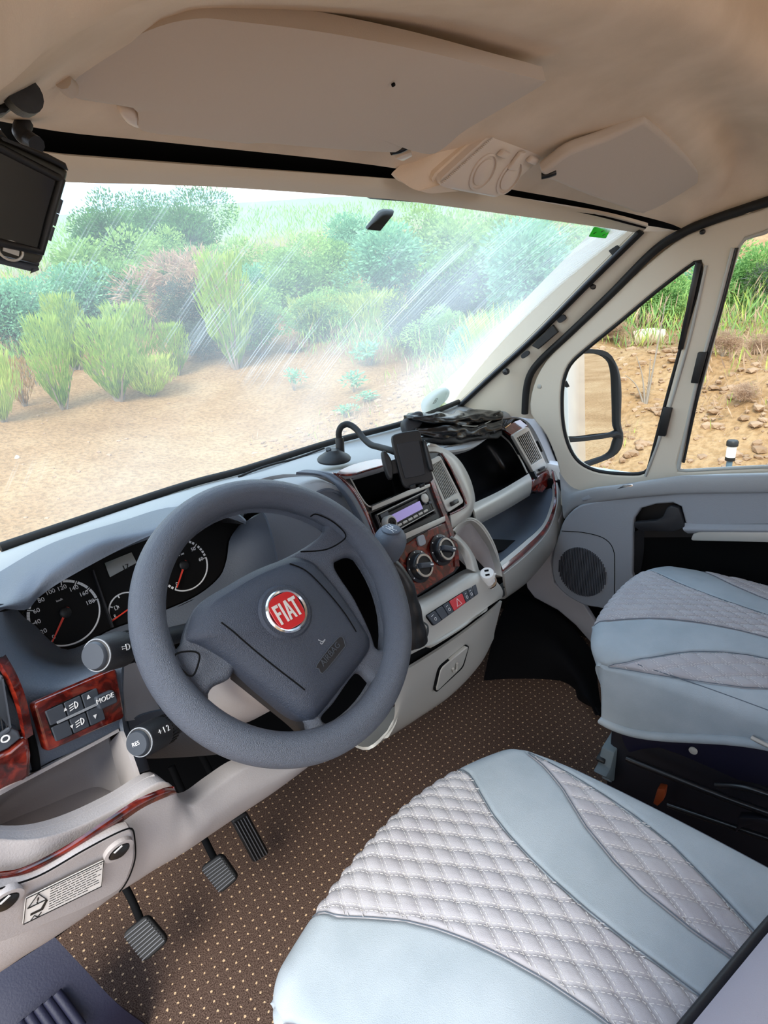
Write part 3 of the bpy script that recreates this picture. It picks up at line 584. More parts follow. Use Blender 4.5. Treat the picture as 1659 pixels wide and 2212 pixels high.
loft('walnut_strip', [ps([(738, 385), (770, 490), (805, 590), (845, 690), (882, 790), (908, 890), (918, 1000)], .006), ps([(760, 378), (792, 490), (826, 590), (867, 690), (906, 790), (934, 890), (944, 1000)], .006)], m_wood, stk, n=30, thick=.006)
wt = ps([(235, 462), (500, 385), (505, 405), (430, 440), (330, 470), (250, 478)], .002)
plate('walnut_stack_top', cr(ony(z3, [(235, 460, .222), (320, 408, .245), (450, 383, .255), (510, 388, .242), (515, 408, .222), (420, 432, .212), (320, 470, .205)]), 30, True), m_wood, D, thick=.005)
plate('walnut_climate_panel', ps([(590, 900), (760, 790), (870, 740), (905, 850), (935, 990), (910, 1030), (690, 1170), (620, 1080)], .003), m_wood, stk, thick=.006, bevel=.002, n=PSn)
prism('stack_silver_line', ps([(560, 838), (855, 708), (858, 738), (575, 868)], .004), PSn*.003, m_silver, stk, .0008)
def knob(cx, cy, r, ang):
    c = P(*z3(cx, cy), pl=(PS[0]+PSn*.004, PSn))
    k = lathe('climate_dial', [(r*1.28, 0), (r*1.28, .003), (r*1.05, .004), (r*1.0, .016), (r*.93, .018), (r*.0, .018)], c, PSn, m_satin, D, n=40)
    lathe('dial_ring', [(r*.93, .017), (r*.9, .0205), (r*.74, .0205), (r*.72, .017)], c, PSn, m_chrome, k, n=40)
    d = PU*math.cos(ang)+PVv*math.sin(ang); e = PSn.cross(d)
    prism('dial_grip', [c+PSn*.018+d*r*.68*a+e*r*.2*b for a, b in ((-1, -1), (1, -1), (1, 1), (-1, 1))], PSn*.011, m_btn, k, .002)
    prism('dial_pointer', [c+PSn*.0292+d*r*(.3+.33*a)+e*r*.05*b for a, b in ((0, -1), (1, -1), (1, 1), (0, 1))], PSn*.0006, m_ink, k)
    for j in range(7):
        a = math.radians(210-j*40); p = c+PSn*.0042+(PU*math.cos(a)+PVv*math.sin(a))*r*1.17
        lathe('dial_mark', [(.0016, 0), (.0016, .0006)], p, PSn, m_ink, k, n=8)
knob(706, 1000, .028, math.radians(-18)); knob(836, 905, .028, math.radians(-28))
plate('recirculation_button', rq(ps([(695, 830), (735, 812), (750, 868), (712, 888)], .006), .15), m_door, stk, thick=.006, bevel=.001, n=PSn, lift=.002)
# right side of the stack: silver cheek
ck0 = ps([(760, 300), (850, 330), (930, 400), (990, 520), (1022, 640), (975, 720), (900, 775)], .0)
ck1 = ony(z3, [(770, 300, .24), (870, 325, .245), (955, 400, .25), (1015, 520, .25), (1035, 650, .245), (985, 740, .215), (900, 800, .18)])
inn = ps([(750, 335), (838, 345), (905, 440), (960, 560), (978, 640), (940, 680), (890, 700)], .003)
loft('stack_side_cheek', [inn, ck0, ck1], m_silver, D, n=40, sub=4, thick=.005)
# passenger side: upper tray, roll bar, lower tray, rail -----------------------------
tr_top = ony(z3, [(840, 335, .31), (1000, 285, .36), (1190, 232, .40)])
tr_edge = ony(z3, [(960, 470, .25), (840, 335, .31), (1000, 285, .36), (1190, 232, .39), (1265, 300, .37), (1340, 465, .31), (1180, 560, .26), (1022, 640, .23)])
loft('upper_tray', [tr_edge+tr_edge[:1], [p+V((.02, .10, -.04)) for p in tr_edge+tr_edge[:1]], [p*.35+sum(tr_edge, V())/8*.65+V((.02, .14, -.05)) for p in tr_edge+tr_edge[:1]], [p*.02+sum(tr_edge, V())/8*.98+V((.02, .145, -.05)) for p in tr_edge+tr_edge[:1]]], m_satin, D, n=50, sub=4, thick=.003)
loft('tray_surround', [ony(z3, [(1170, 215, .40), (1240, 265, .38), (1310, 380, .345), (1365, 520, .30)]), ony(z3, [(1200, 205, .385), (1265, 255, .365), (1340, 380, .33), (1385, 480, .29)])], m_dark, D, n=20, thick=.01)
tube('tray_edge', ony(z3, [(1175, 232, .39), (1235, 285, .37), (1290, 370, .335), (1335, 460, .30)]), .003, m_silver, D, n=8)
rb = [ony(z3, [(1010, 640, .225), (1180, 560, .255), (1345, 462, .30)]), ony(z3, [(1030, 680, .20), (1190, 595, .23), (1362, 505, .275)]), ony(z3, [(1040, 735, .20), (1200, 650, .23), (1358, 560, .275)]), ony(z3, [(1050, 760, .23), (1200, 680, .26), (1350, 590, .30)])]
loft('tray_roll_bar', rb, m_silver, D, n=24, sub=5, thick=.005)
lt = ony(z3, [(1060, 750, .22), (1210, 660, .26), (1350, 580, .30), (1440, 530, .30), (1478, 560, .26), (1470, 640, .235), (1420, 760, .20), (1310, 860, .17), (1180, 970, .13), (1110, 850, .17)])
loft('lower_tray', [lt+lt[:1], [p+V((.02, .10, -.03)) for p in lt+lt[:1]], [p*.4+sum(lt, V())/10*.6+V((.02, .13, -.04)) for p in lt+lt[:1]], [p*.02+sum(lt, V())/10*.98+V((.02, .135, -.04)) for p in lt+lt[:1]]], m_dash, D, n=60, sub=4, thick=.003)
prism('lower_tray_bin', ony(z3, [(1110, 840, .21), (1290, 850, .21), (1200, 905, .19), (1130, 910, .19)]), V((0, .02, -.03)), m_hole, D)
rl0 = ony(z3, [(1178, 975, .128), (1310, 865, .165), (1420, 762, .20), (1468, 650, .232), (1480, 560, .26), (1465, 480, .29)])
rl1 = ony(z3, [(1188, 1000, .115), (1325, 885, .15), (1435, 772, .185), (1485, 650, .22), (1492, 550, .25), (1475, 455, .285)])
rl2 = ony(z3, [(1190, 1040, .105), (1335, 920, .14), (1448, 792, .18), (1497, 660, .215), (1502, 550, .245), (1484, 440, .28)])
loft('tray_lip', [rl0, rl1], m_silver, D, n=30, thick=.006)
loft('walnut_rail', [rl1, [a.lerp(b, .5)+V((-.004, -.006, 0)) for a, b in zip(rl1, rl2)], rl2], m_wood, D, n=40, thick=.006)
pn1 = ony(z3, [(1195, 1100, .11), (1345, 985, .145), (1470, 840, .18), (1525, 690, .215), (1532, 560, .25), (1528, 480, .28)])
pn2 = ony(z3, [(1200, 1175, .14), (1340, 1070, .175), (1470, 905, .20), (1528, 740, .235), (1545, 620, .27), (1545, 520, .30)])
loft('passenger_lower_panel', [rl2, pn1, pn2, [p+V((0, .06, -.01)) for p in pn2]], m_silver, D, n=40, sub=5, thick=.006)
tube('panel_seam', ony(z3, [(1200, 1120, .112), (1345, 1005, .147), (1430, 905, .165)]), .0015, m_hole, D, n=6)
# right hand end of the dash
e0 = ony(z3, [(1175, 112, .44), (1290, 108, .45), (1380, 160, .43), (1450, 270, .40), (1490, 380, .36), (1530, 470, .31)])
e1 = ony(z3, [(1170, 150, .41), (1270, 145, .40), (1340, 180, .36), (1400, 280, .33), (1460, 420, .30), (1490, 480, .285)])
loft('dash_end_cap', [[p+V((.0, .06, -.03)) for p in e0], e0, [a.lerp(b, .5)+V((0, -.012, .004)) for a, b in zip(e0, e1)], e1], m_dashtop, D, n=30, sub=5, thick=.006)
plate('end_demister', ony(z3, [(1172, 165, .40), (1262, 150, .405), (1215, 185, .38), (1195, 200, .38)]), m_black, D, thick=.006)
for k in range(4):
    a, b = P(*z3(1182+k*16, 190-k*6), y=.385), P(*z3(1196+k*17, 162-k*3), y=.395); tube('demister_slat', [a+V((0, -.003, .003)), b+V((0, -.003, .003))], .0015, m_dash, D, n=6)
plate('walnut_vent_top', ony(z3, [(1198, 205, .375), (1262, 158, .385), (1292, 152, .385), (1342, 184, .345), (1250, 240, .34)]), m_wood, D, thick=.01, bevel=.003)
plate('walnut_vent_foot', ony(z3, [(1375, 485, .297), (1460, 438, .297), (1472, 455, .29), (1475, 520, .28), (1420, 575, .28), (1362, 560, .285), (1360, 530, .287)]), m_wood, D, thick=.02, bevel=.006)
# console below the stack ------------------------------------------------------------
cs0 = ony(z3, [(560, 1190, .13), (690, 1185, .165), (920, 1045, .165), (1000, 1010, .155), (1060, 1020, .14)])
cs1 = ony(z3, [(600, 1260, .09), (720, 1225, .10), (900, 1120, .10), (1040, 1045, .095), (1130, 1060, .10)])
cs2 = ony(z3, [(640, 1480, .055), (790, 1420, .06), (950, 1320, .06), (1110, 1200, .065), (1190, 1130, .085)])
cs3 = ony(z3, [(640, 1520, .055), (790, 1440, .055), (960, 1335, .055), (1120, 1225, .06), (1190, 1180, .085)])
loft('console_panel', [cs0, cs1, cs2, cs3], m_silver, D, n=40, sub=6, thick=.006)
CP = fit([cs1[1], cs1[3], cs2[3], cs2[1]]); cpn = CP[1]
def cp(pts, lift=0): return [P(*z3(a, b), pl=(CP[0]+cpn*lift, cpn)) for a, b in pts]
hz = cp([(748, 1285), (1035, 1100), (1050, 1160), (795, 1345)], .006)
hzp = plate('hazard_switch_row', rq(hz, .12), m_hole, D, thick=.008, bevel=.001, n=cpn)
lim = [0, .16, .30, .425, .70, .80, .905, 1.0]
for i in range(7):
    qd = sub_quad(hz, lim[i]+.008, lim[i+1]-.008, .04, .96)
    plate('hazard_button' if i == 3 else 'console_button', rq(qd, .06), m_red if i == 3 else m_btn, hzp, thick=.008, bevel=.0012, n=cpn, lift=.003, label='red hazard warning button' if i == 3 else None)
    cc = bil(qd, .5, .6)+cpn*.0032; hu = (hz[1]-hz[0]).normalized(); hv = cpn.cross(hu)
    if i == 3: tube('warning_triangle', [cc+hu*.010*math.cos(t)+hv*.010*math.sin(t) for t in (PI/2, PI/2+2*PI/3, PI/2+4*PI/3, PI/2+2*PI-.01)], .0007, m_ink, hzp, n=5, seg=0)
    elif i in (0, 2, 4, 5):
        tube('button_mark', [cc+hu*.003*math.cos(t)+hv*.003*math.sin(t) for t in [k*PI/3 for k in range(6)]], .0005, m_ink, hzp, n=5, closed=True)
        tube('button_mark', [bil(qd, .25, .25)+cpn*.0032, bil(qd, .6, .2)+cpn*.0032], .0005, m_ink, hzp, n=5)
cf0 = ony(z3, [(560, 1640, .07), (650, 1590, .055), (900, 1430, .055), (1100, 1280, .06), (1190, 1200, .085)])
cf1 = ony(z3, [(560, 1900, .085), (650, 1740, .065), (880, 1580, .065), (1060, 1450, .07), (1150, 1360, .09)])
cf2 = ony(z3, [(420, 2060, .10), (700, 1880, .10), (900, 1740, .10), (1050, 1580, .10), (1120, 1440, .105)])
loft('console_lower_face', [cf0, cf1, cf2, [p+V((0, .08, -.02)) for p in cf2]], m_silver, D, n=40, sub=5, thick=.006)
loft('console_gap', [[p+V((0, .012, .012)) for p in cs3], [p+V((0, .014, .0)) for p in cs3], [p+V((0, .014, 0)) for p in cf0], [p+V((0, .010, -.015)) for p in cf0]], m_hole, D, n=30, sub=2, thick=.004)
FP2 = (P(*z3(900, 1580), y=.06), fit([P(*z3(830, 1590), y=.062), P(*z3(1000, 1460), y=.065), P(*z3(960, 1580), y=.07), P(*z3(810, 1710), y=.075)])[1])
def cf(pts, l=0): return [P(*z3(a, b), pl=(FP2[0]+FP2[1]*l, FP2[1])) for a, b in pts]
plate('ashtray_gap', rq(cf([(832, 1588), (1004, 1450), (968, 1584), (802, 1738)], .0025), .1), m_hole, D, thick=.008, bevel=.001, n=FP2[1])
al = plate('ashtray_lid', rq(cf([(838, 1590), (1000, 1458), (962, 1580), (808, 1730)], .0045), .1), m_silver, D, thick=.010, bevel=.002, n=FP2[1])
tube('ashtray_grip', cf([(905, 1590), (915, 1608), (928, 1590), (930, 1560)], .008), .003, m_silver, al, n=8)
# cup and phone bin right of the stack
bn_o = ony(z3, [(905, 790, .16), (950, 745, .17), (1010, 722, .175), (1070, 760, .165), (1130, 850, .14), (1175, 960, .115), (1192, 1060, .10)])
bn_i = ony(z3, [(925, 810, .17), (960, 775, .19), (1010, 750, .195), (1060, 790, .185), (1105, 880, .16), (1140, 980, .13), (1160, 1050, .11)])
bn_b = ony(z3, [(1000, 1010, .15), (1010, 990, .16), (1030, 970, .165), (1050, 975, .165), (1070, 1000, .15), (1085, 1020, .14), (1100, 1040, .125)])
loft('bin_wall', [[p+V((.03, .05, -.03)) for p in bn_o], bn_o, bn_i], m_silver, D, n=40, sub=4, thick=.005)
loft('bin_lining', [bn_i, [a.lerp(b, .55)+V((0, .03, 0)) for a, b in zip(bn_i, bn_b)], bn_b], m_grey, D, n=40, sub=5, thick=.003)
pil = ony(z3, [(890, 800, .17), (930, 850, .165), (990, 920, .155), (1030, 990, .13), (1050, 1040, .11)])
loft('bin_pillar', [ony(z3, [(880, 840, .16), (925, 880, .155), (960, 940, .14), (985, 1010, .12)]), ony(z3, [(910, 830, .145), (960, 870, .14), (1010, 940, .125), (1035, 1030, .105)]), ony(z3, [(925, 810, .17), (985, 870, .165), (1035, 950, .15), (1060, 1040, .12)])], m_silver, D, n=24, sub=4, thick=.005)
prism('bin_slot', ony(z3, [(1035, 950, .155), (1090, 1010, .135), (1060, 1030, .135), (1035, 1000, .15)]), V((0, .02, -.004)), m_hole, D)
# lower dash on the driver's side -----------------------------------------------------
lw_top = ony(zL, [(-300, 560, .0), (0, 603, -.005), (200, 598, -.01), (400, 535, -.005), (620, 425, .0), (760, 335, .0), (830, 308, .0), (875, 330, .0), (910, 385, .005), (955, 412, .01), (1010, 408, .01), (1120, 325, .02), (1250, 238, .03), (1400, 190, .04), (1520, 150, .05)])
lw_bot = ony(zL, [(-300, 1460, .03), (0, 1280, .03), (120, 1200, .03), (250, 1120, .03), (400, 1020, .03), (500, 950, .03), (560, 905, .03), (610, 870, .03), (700, 815, .03), (800, 750, .03), (900, 690, .03), (1050, 590, .035), (1200, 490, .04), (1400, 355, .05), (1560, 230, .06)])
lw_mid = [a.lerp(b, .45)+V((0, -.018, 0)) for a, b in zip(lw_top, lw_bot)]
lowp = loft('knee_panel', [[p+V((0, .035, -.006)) for p in lw_top], [p+V((0, .006, .0)) for p in lw_top], [p+V((0, -.003, -.008)) for p in lw_top], lw_mid, lw_bot, [p+V((0, .05, 0)) for p in lw_bot]], m_grey, D, n=70, sub=6, thick=.006)
loft('walnut_sweep', [ony(zL, [(-150, 785, -.026), (0, 772, -.026), (120, 745, -.026), (330, 640, -.026), (540, 500, -.025), (700, 395, -.022), (830, 342, -.016), (885, 338, -.013)]), ony(zL, [(-150, 810, -.032), (0, 800, -.032), (130, 772, -.032), (340, 665, -.032), (555, 525, -.031), (715, 420, -.028), (845, 360, -.022), (900, 355, -.018)]), ony(zL, [(-150, 845, -.026), (0, 832, -.026), (140, 800, -.026), (350, 690, -.026), (570, 550, -.025), (730, 440, -.022), (860, 380, -.016), (905, 368, -.013)])], m_wood, D, n=50, sub=4, thick=.008)
KP = (P(*zL(350, 800), y=-.022), fit([P(*zL(0, 860), y=-.02), P(*zL(670, 550), y=-.018), P(*zL(690, 700), y=.005), P(*zL(0, 1200), y=.015)])[1])
def kp(pts, l=0): return [P(*zL(a, b), pl=(KP[0]+KP[1]*l, KP[1])) for a, b in pts]
fz = plate('fuse_panel', cr(kp([(-150, 905), (0, 855), (200, 790), (420, 665), (560, 590), (650, 550), (675, 555), (685, 600), (688, 690), (665, 770), (635, 830), (560, 890), (300, 1010), (-150, 1160)], .004), 60, True), m_grey, D, thick=.012, bevel=.002, n=KP[1])
tube('fuse_panel_seam', kp([(-150, 900), (0, 852), (200, 786), (420, 661), (560, 586), (652, 546), (680, 552), (690, 600), (693, 690), (670, 772), (638, 835), (610, 870)], .003), .0009, m_hole, D, n=6, seg=60)
for a, b in ((605, 650), (25, 908)):
    f = lathe('fastener', [(.0155, -.004), (.0155, .003), (.0115, .0035), (.0105, -.001), (0, -.001)], kp([(a, b)], .006)[0], KP[1], m_grey, D, n=24)
    lathe('fastener_screw', [(.0105, 0), (.0105, .004), (.0075, .006), (0, .006)], kp([(a, b)], .005)[0], KP[1], m_black, f, n=20)
    ku = (kp([(535, 703)])[0]-kp([(130, 900)])[0]).normalized(); kv = KP[1].cross(ku); c = kp([(a, b)], .0115)[0]
    prism('screw_slot', [c+(ku+kv)*.0035*s+(ku-kv)*.0008*t for s, t in ((-1, -1), (1, -1), (1, 1), (-1, 1))], KP[1]*.0006, m_ink, f)
lab = kp([(130, 900), (535, 703), (522, 842), (115, 1040)], .0085)
lb = plate('warning_label', rq(lab, .04), m_white, D, thick=.0006, bevel=.0001, n=KP[1], label='white warning label with triangle and fine print')
tube('label_border', [p+KP[1]*.0003 for p in sub_quad(lab, .01, .99, .03, .97)], .0006, m_blk_ink, lb, n=5, seg=0, closed=True)
for i in range(9):
    e = [.97, .94, .97, .9, .96, .92, .97, .95, .8][i]
    x = .3
    while x < e-.03:
        x2 = min(e, x+random.uniform(.03, .10)); prism('print_line', [p+KP[1]*.0002 for p in sub_quad(lab, x, x2, .10+i*.093, .10+i*.093+.016)], KP[1]*.0003, m_blk_ink, lb); x = x2+.012
tc_ = [bil(lab, a, b)+KP[1]*.0006 for a, b in ((.15, .06), (.26, .42), (.04, .42))]
tube('label_triangle', tc_, .0007, m_blk_ink, lb, n=5, seg=0, closed=True)
text('label_mark', '!', bil(lab, .15, .3)+KP[1]*.0003, ku, kv, .012, m_blk_ink, lb)
prism('label_pictogram', [bil(lab, a, b)+KP[1]*.0003 for a, b in ((.08, .68), (.2, .68), (.25, .45), (.28, .47), (.23, .76), (.08, .76))], KP[1]*.0003, m_blk_ink, lb)
tube('label_pictogram', [bil(lab, a, b)+KP[1]*.0006 for a, b in ((.09, .95), (.13, .82), (.17, .95), (.21, .82))], .0006, m_blk_ink, lb, n=5, seg=0)
# storage pocket above the knee panel
pk_t = ony(zL, [(-200, 500, .03), (0, 375, .05), (160, 290, .07), (330, 200, .085), (500, 110, .095), (612, 48, .10)])
pk_m = ony(zL, [(-200, 560, .12), (0, 420, .14), (200, 290, .16), (405, 185, .17), (480, 150, .17), (560, 110, .15)])
pk_b = ony(zL, [(-200, 640, .11), (0, 525, .125), (230, 430, .14), (470, 335, .15), (560, 350, .13), (640, 370, .10)])
loft('pocket_back', [pk_t, [a.lerp(b, .2)+V((0, .005, 0)) for a, b in zip(pk_t, pk_m)], pk_m, pk_b], m_grey, D, n=40, sub=5, thick=.004)
loft('pocket_floor', [pk_b, ony(zL, [(-200, 700, .06), (0, 590, .07), (220, 560, .08), (440, 480, .09), (600, 410, .07), (680, 365, .05)]), [p+V((0, .02, -.002)) for p in lw_top[:6]]+[lw_top[6]+V((0, .02, 0))]], m_grey, D, n=40, sub=4, thick=.004)
loft('pocket_side', [ony(zL, [(612, 48, .10), (640, 120, .08), (690, 260, .05), (700, 310, .04), (745, 345, .03)]), ony(zL, [(560, 105, .14), (575, 170, .12), (620, 330, .11), (650, 360, .08), (735, 350, .035)])], m_grey, D, n=24, sub=3, thick=.005)
lathe('pocket_plug', [(.014, 0), (.014, .004), (.0, .004)], P(*zL(540, 438), y=.08), (0, -.3, 1), m_dash, D, n=18)
# ------------------------------------------------------------------ dials on the instrument panel (sub-parts of the dashboard's panel)
def ip(a, b, lift=.001, zf=z1): return P(*zf(a, b), pl=(IP[0]+IPn*lift, IPn))
def dial(cx, cy, R, labels, a0, a1, needle, unit, ts):
    c = ip(cx, cy); at = lambda a, r: c+IU*math.cos(a)*r+IV*math.sin(a)*r
    arc = [at(math.radians(a0+(a1-a0)*k/40), R) for k in range(41)]
    tube('dial_arc', [at(math.radians(a1-(360-(a0-a1))*k/24), R) for k in range(25)], .0013, m_ink, clus, n=6, seg=0)
    n = len(labels); nt_ = (n-1)*5
    for k in range(nt_+1):
        a = math.radians(a0+(a1-a0)*k/nt_); L_ = .007 if k % 5 == 0 else .003
        d = at(a, 1)-c; t = IPn.cross(d); w = .0007 if k % 5 == 0 else .0019
        prism('tick', [c+d*(R+.0008)+t*w, c+d*(R+.0008)-t*w, c+d*(R-L_)-t*w, c+d*(R-L_)+t*w], IPn*.0005, m_ink, clus)
    for k, s in enumerate(labels):
        a = math.radians(a0+(a1-a0)*k/(n-1)); text('numeral', s, at(a, R*.77), IU, IV, ts, m_ink, clus)
    text('unit_lettering', unit, at(PI/2, R*.42), IU, IV, ts*.5, m_ink, clus)
    a = math.radians(needle); d = at(a, 1)-c; t = IPn.cross(d)
    prism('needle', [c+IPn*.004-d*.008+t*.0018, c+IPn*.004-d*.008-t*.0018, c+IPn*.004+d*R*.92-t*.0008, c+IPn*.004+d*R*.92+t*.0008], IPn*.0012, m_needle, clus)
    lathe('needle_cap', [(.008, 0), (.008, .005), (.006, .0065), (0, .0065)], c, IPn, m_black, clus, n=22)
    return c
dial(415, 958, .0470, ['0', '20', '40', '60', '80', '100', '120', '140', '160', '180'], 226, 0, 226, 'km/h', .0088)
dial(1172, 655, .0425, ['0', '10', '20', '30', '40', '50', '60'], 229, -4, 229, 'rpm x 100', .0085)
gc = ip(815, 940); R = .027
tube('gauge_arc', [gc+IU*R*math.cos(t)+IV*R*math.sin(t) for t in [math.radians(190-k*7) for k in range(27)]], .0012, m_ink, clus, n=6, seg=0)
for k in range(5):
    t = math.radians(190-k*45); d = IU*math.cos(t)+IV*math.sin(t); tube('tick', [gc+d*R, gc+d*R*.82], .001, m_ink, clus, n=5)
tube('gauge_needle', [gc-IU*.028-IV*.006+IPn*.002, gc+IPn*.002], .0012, m_needle, clus, n=6)
text('gauge_lettering', 'E', gc-IU*.02-IV*.001, IU, IV, .006, m_ink, clus)
fp_ = gc-IU*.014+IV*.010
tube('fuel_mark', [fp_+IU*a+IV*b for a, b in ((-.002, -.003), (.002, -.003), (.002, .003), (-.002, .003))], .0005, m_ink, clus, n=5, seg=0, closed=True)
tube('fuel_mark', [fp_+IU*a+IV*b for a, b in ((.002, .002), (.004, .001), (.004, -.002))], .0005, m_ink, clus, n=5, seg=0)
tube('gauge_needle', [ip(1000, 885), ip(1040, 872)], .0014, m_needle, clus, n=6)
plate('trip_display', [ip(665, 640), ip(840, 570), ip(875, 640), ip(700, 735)], m_lcd, clus, thick=.003, bevel=.0005, n=IPn, lift=.002)
text('display_lettering', '17', ip(805, 668, .0035), IU, IV, .011, m_black, clus)
prism('panel_divider', [ip(583, 690), ip(592, 688), ip(720, 1050), ip(708, 1055)], IPn*.008, m_dark, clus)
# ================================================================== STEERING COLUMN, STALKS, WHEEL
TH = math.radians(40.5); WC = V((-.43, 0, .80)); WN = V((0, -math.cos(TH), math.sin(TH))); WU = V((1, 0, 0)); WV = V((0, math.sin(TH), math.cos(TH)))
def wp(pts, h, zf=z2): return [P(*zf(a, b), pl=(WC+WN*h, WN)) for a, b in pts]
def wl(u, v, h): return WC+WU*u+WV*v+WN*h
colm = thing('steering_column', 'dark steering column shroud with two black control stalks behind the wheel', 'steering column', tuple(wl(0, -.03, -.2)))
loft('shroud', [[wl(.075*math.cos(t), -.015+.06*math.sin(t), h) for t in [2*PI*k/12 for k in range(13)]] for h in (-.045, -.06, -.16, -.30)], m_dash, colm, n=40, sub=3, thick=.003)
loft('lower_cowl', [[wl(.085*math.cos(t), -.03+.075*math.sin(t), h) for t in [PI+PI*k/10 for k in range(11)]] for h in (-.05, -.12, -.25)], m_grey, colm, n=30, sub=3, thick=.004)
# recess in the dashboard round the column
loft('column_recess', [ony(z1, [(780, 1310, .125), (775, 1480, .115), (790, 1700, .10), (870, 1990, .06)]), ony(z1, [(850, 1280, .19), (850, 1450, .20), (880, 1700, .20), (960, 1960, .16)])], m_dash, D, n=20, thick=.004)
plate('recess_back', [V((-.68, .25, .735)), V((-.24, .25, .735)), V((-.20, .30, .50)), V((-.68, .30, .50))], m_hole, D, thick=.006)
loft('column_side_panel', [ony(z1, [(775, 1290, .135), (860, 1275, .15), (930, 1370, .16), (985, 1480, .165)]), ony(z1, [(795, 1500, .13), (870, 1500, .15), (940, 1500, .16), (1000, 1530, .165)]), ony(z1, [(815, 1650, .12), (880, 1640, .14), (950, 1600, .15), (1030, 1580, .16)])], m_grey, D, n=20, thick=.004)
loft('column_underside', [ony(z1, [(820, 1650, .13), (1000, 1590, .15), (1300, 1560, .16), (1500, 1600, .17)]), ony(z1, [(840, 1760, .14), (1050, 1740, .16), (1400, 1760, .17), (1600, 1800, .18)]), ony(z1, [(860, 1890, .17), (1050, 1890, .18), (1350, 1870, .19), (1600, 1840, .20)])], m_dash, D, n=24, thick=.004)
def stalk(tip, root, ytip, yroot, r, marks):
    a = P(*z1(*tip), y=ytip); b = P(*z1(*root), y=yroot); ax = (b-a).normalized(); L_ = (b-a).length
    s = lathe('stalk', [(r*.75, -.0), (r*.92, .002), (r*1.0, .008), (r*1.04, .040), (r*1.0, .044), (r*.93, .045), (r*.93, .062), (r*.9, .063), (r*.7, .075), (r*.6, L_), (r*.6, L_+.10)], a, ax, m_dark, colm, n=36)
    lathe('stalk_end_ring', [(r*.90, 0), (r*.90, -.0018), (r*.80, -.002), (r*.80, 0)], a+ax*.003, ax, m_door, s, n=30)
    lathe('stalk_button', [(r*.76, 0), (r*.76, -.004), (r*.7, -.006), (0, -.006)], a+ax*.001, ax, m_btn, s, n=30)
    for k in range(26):
        t = 2*PI*k/26; u = ax.orthogonal().normalized(); v = ax.cross(u); d = u*math.cos(t)+v*math.sin(t)
        prism('grip_rib', [a+ax*.046+d*r*.92+ax.cross(d)*.0008*q for q in (-1, 1)]+[a+ax*.061+d*r*.92+ax.cross(d)*.0008*q for q in (1, -1)], d*.0012, m_black, s)
    f = (CAM-a).normalized(); f = (f-ax*f.dot(ax)).normalized(); up = ax.cross(f)*-1
    tv = f.cross(ax)
    text('stalk_mark', marks[0], a+ax*.024+f*r*1.045, ax, tv, .011, m_ink, s); text('stalk_mark', marks[1], a+ax*.070+f*r*.9, ax, tv, .011, m_ink, s)
    if len(marks) > 2: vv = (V((0, 0, 1))+V((0, .6, 0))-ax*ax.dot(V((0, .6, 1)))).normalized(); text('stalk_mark', marks[2], a-ax*.0053, vv.cross(-ax), vv, .007, m_ink, s)
stalk((612, 1232), (930, 1150), .06, .10, .021, ('=D', '0'))
stalk((888, 1790), (1190, 1640), .05, .10, .020, ('+ 1 2', 'o', 'RES'))
wheel = thing('steering_wheel', 'four spoke grained slate steering wheel with red badge', 'steering wheel', tuple(wl(0, 0, -.03)))
RM, Rm = .1785, .0212
bmw = bmesh.new(); NU, NV = 120, 20; gv = []
for i in range(NU):
    a = 2*PI*i/NU
    for j in range(NV):
        b = 2*PI*j/NV; r = RM+Rm*math.cos(b); gv.append(wl(r*math.cos(a), r*math.sin(a), Rm*1.05*math.sin(b)))
mk('rim', gv, [(i*NV+j, ((i+1) % NU)*NV+j, ((i+1) % NU)*NV+(j+1) % NV, i*NV+(j+1) % NV) for i in range(NU) for j in range(NV)], m_wheel, wheel, sharp=0)
hA = -.012
holeT = wp([(285, 1000), (230, 800), (215, 640), (260, 480), (380, 330), (560, 235), (760, 225), (900, 250), (1000, 285), (1080, 300), (1135, 345), (1130, 395), (1070, 450), (940, 528), (700, 640), (440, 790), (360, 930), (318, 1055)], hA)
holeR = wp([(1185, 595), (1230, 540), (1290, 530), (1350, 580), (1430, 740), (1480, 900), (1488, 1010), (1460, 1048), (1415, 1045), (1385, 960), (1300, 780)], hA)
holeQ = wp([(1310, 1180), (1390, 1230), (1440, 1300), (1420, 1390), (1350, 1465), (1270, 1495), (1190, 1480), (1110, 1440), (1180, 1350)], hA)
holeB = wp([(485, 1330), (510, 1260), (600, 1215), (650, 1160), (820, 1290), (1000, 1430), (1045, 1520), (1030, 1580), (900, 1565), (720, 1510), (560, 1420)], hA)
circ = [wl(.168*math.cos(2*PI*k/64), .168*math.sin(2*PI*k/64), hA) for k in range(64)]
plate('spokes', circ, m_wheel, wheel, holes=[cr(h, 60, True) for h in (holeT, holeR, holeQ, holeB)], thick=.024, bevel=.009, n=WN, res=4, lift=.013)
hub = wp([(372, 985), (380, 920), (440, 795), (580, 700), (760, 600), (950, 533), (1050, 545), (1110, 590), (1240, 745), (1375, 950), (1395, 1010), (1370, 1080), (1240, 1250), (1110, 1410), (1060, 1435), (990, 1415), (800, 1270), (600, 1110), (450, 1020), (390, 1000)], .004)
hubp = pillow('airbag_cover', hub, .024, m_hub, wheel, base=.03, n=100, power=.42)
tube('thumb_pad_groove', wp([(305, 1085), (330, 1062), (400, 1055), (440, 1070), (440, 1110), (415, 1180), (385, 1192), (340, 1150)], .0135), .0011, m_hole, wheel, n=6, seg=50, closed=True)
tube('spoke_groove', wp([(1065, 300), (1100, 288), (1190, 330), (1258, 395), (1245, 435), (1150, 485), (1010, 497)], .0135), .0011, m_hole, wheel, n=6, seg=50)
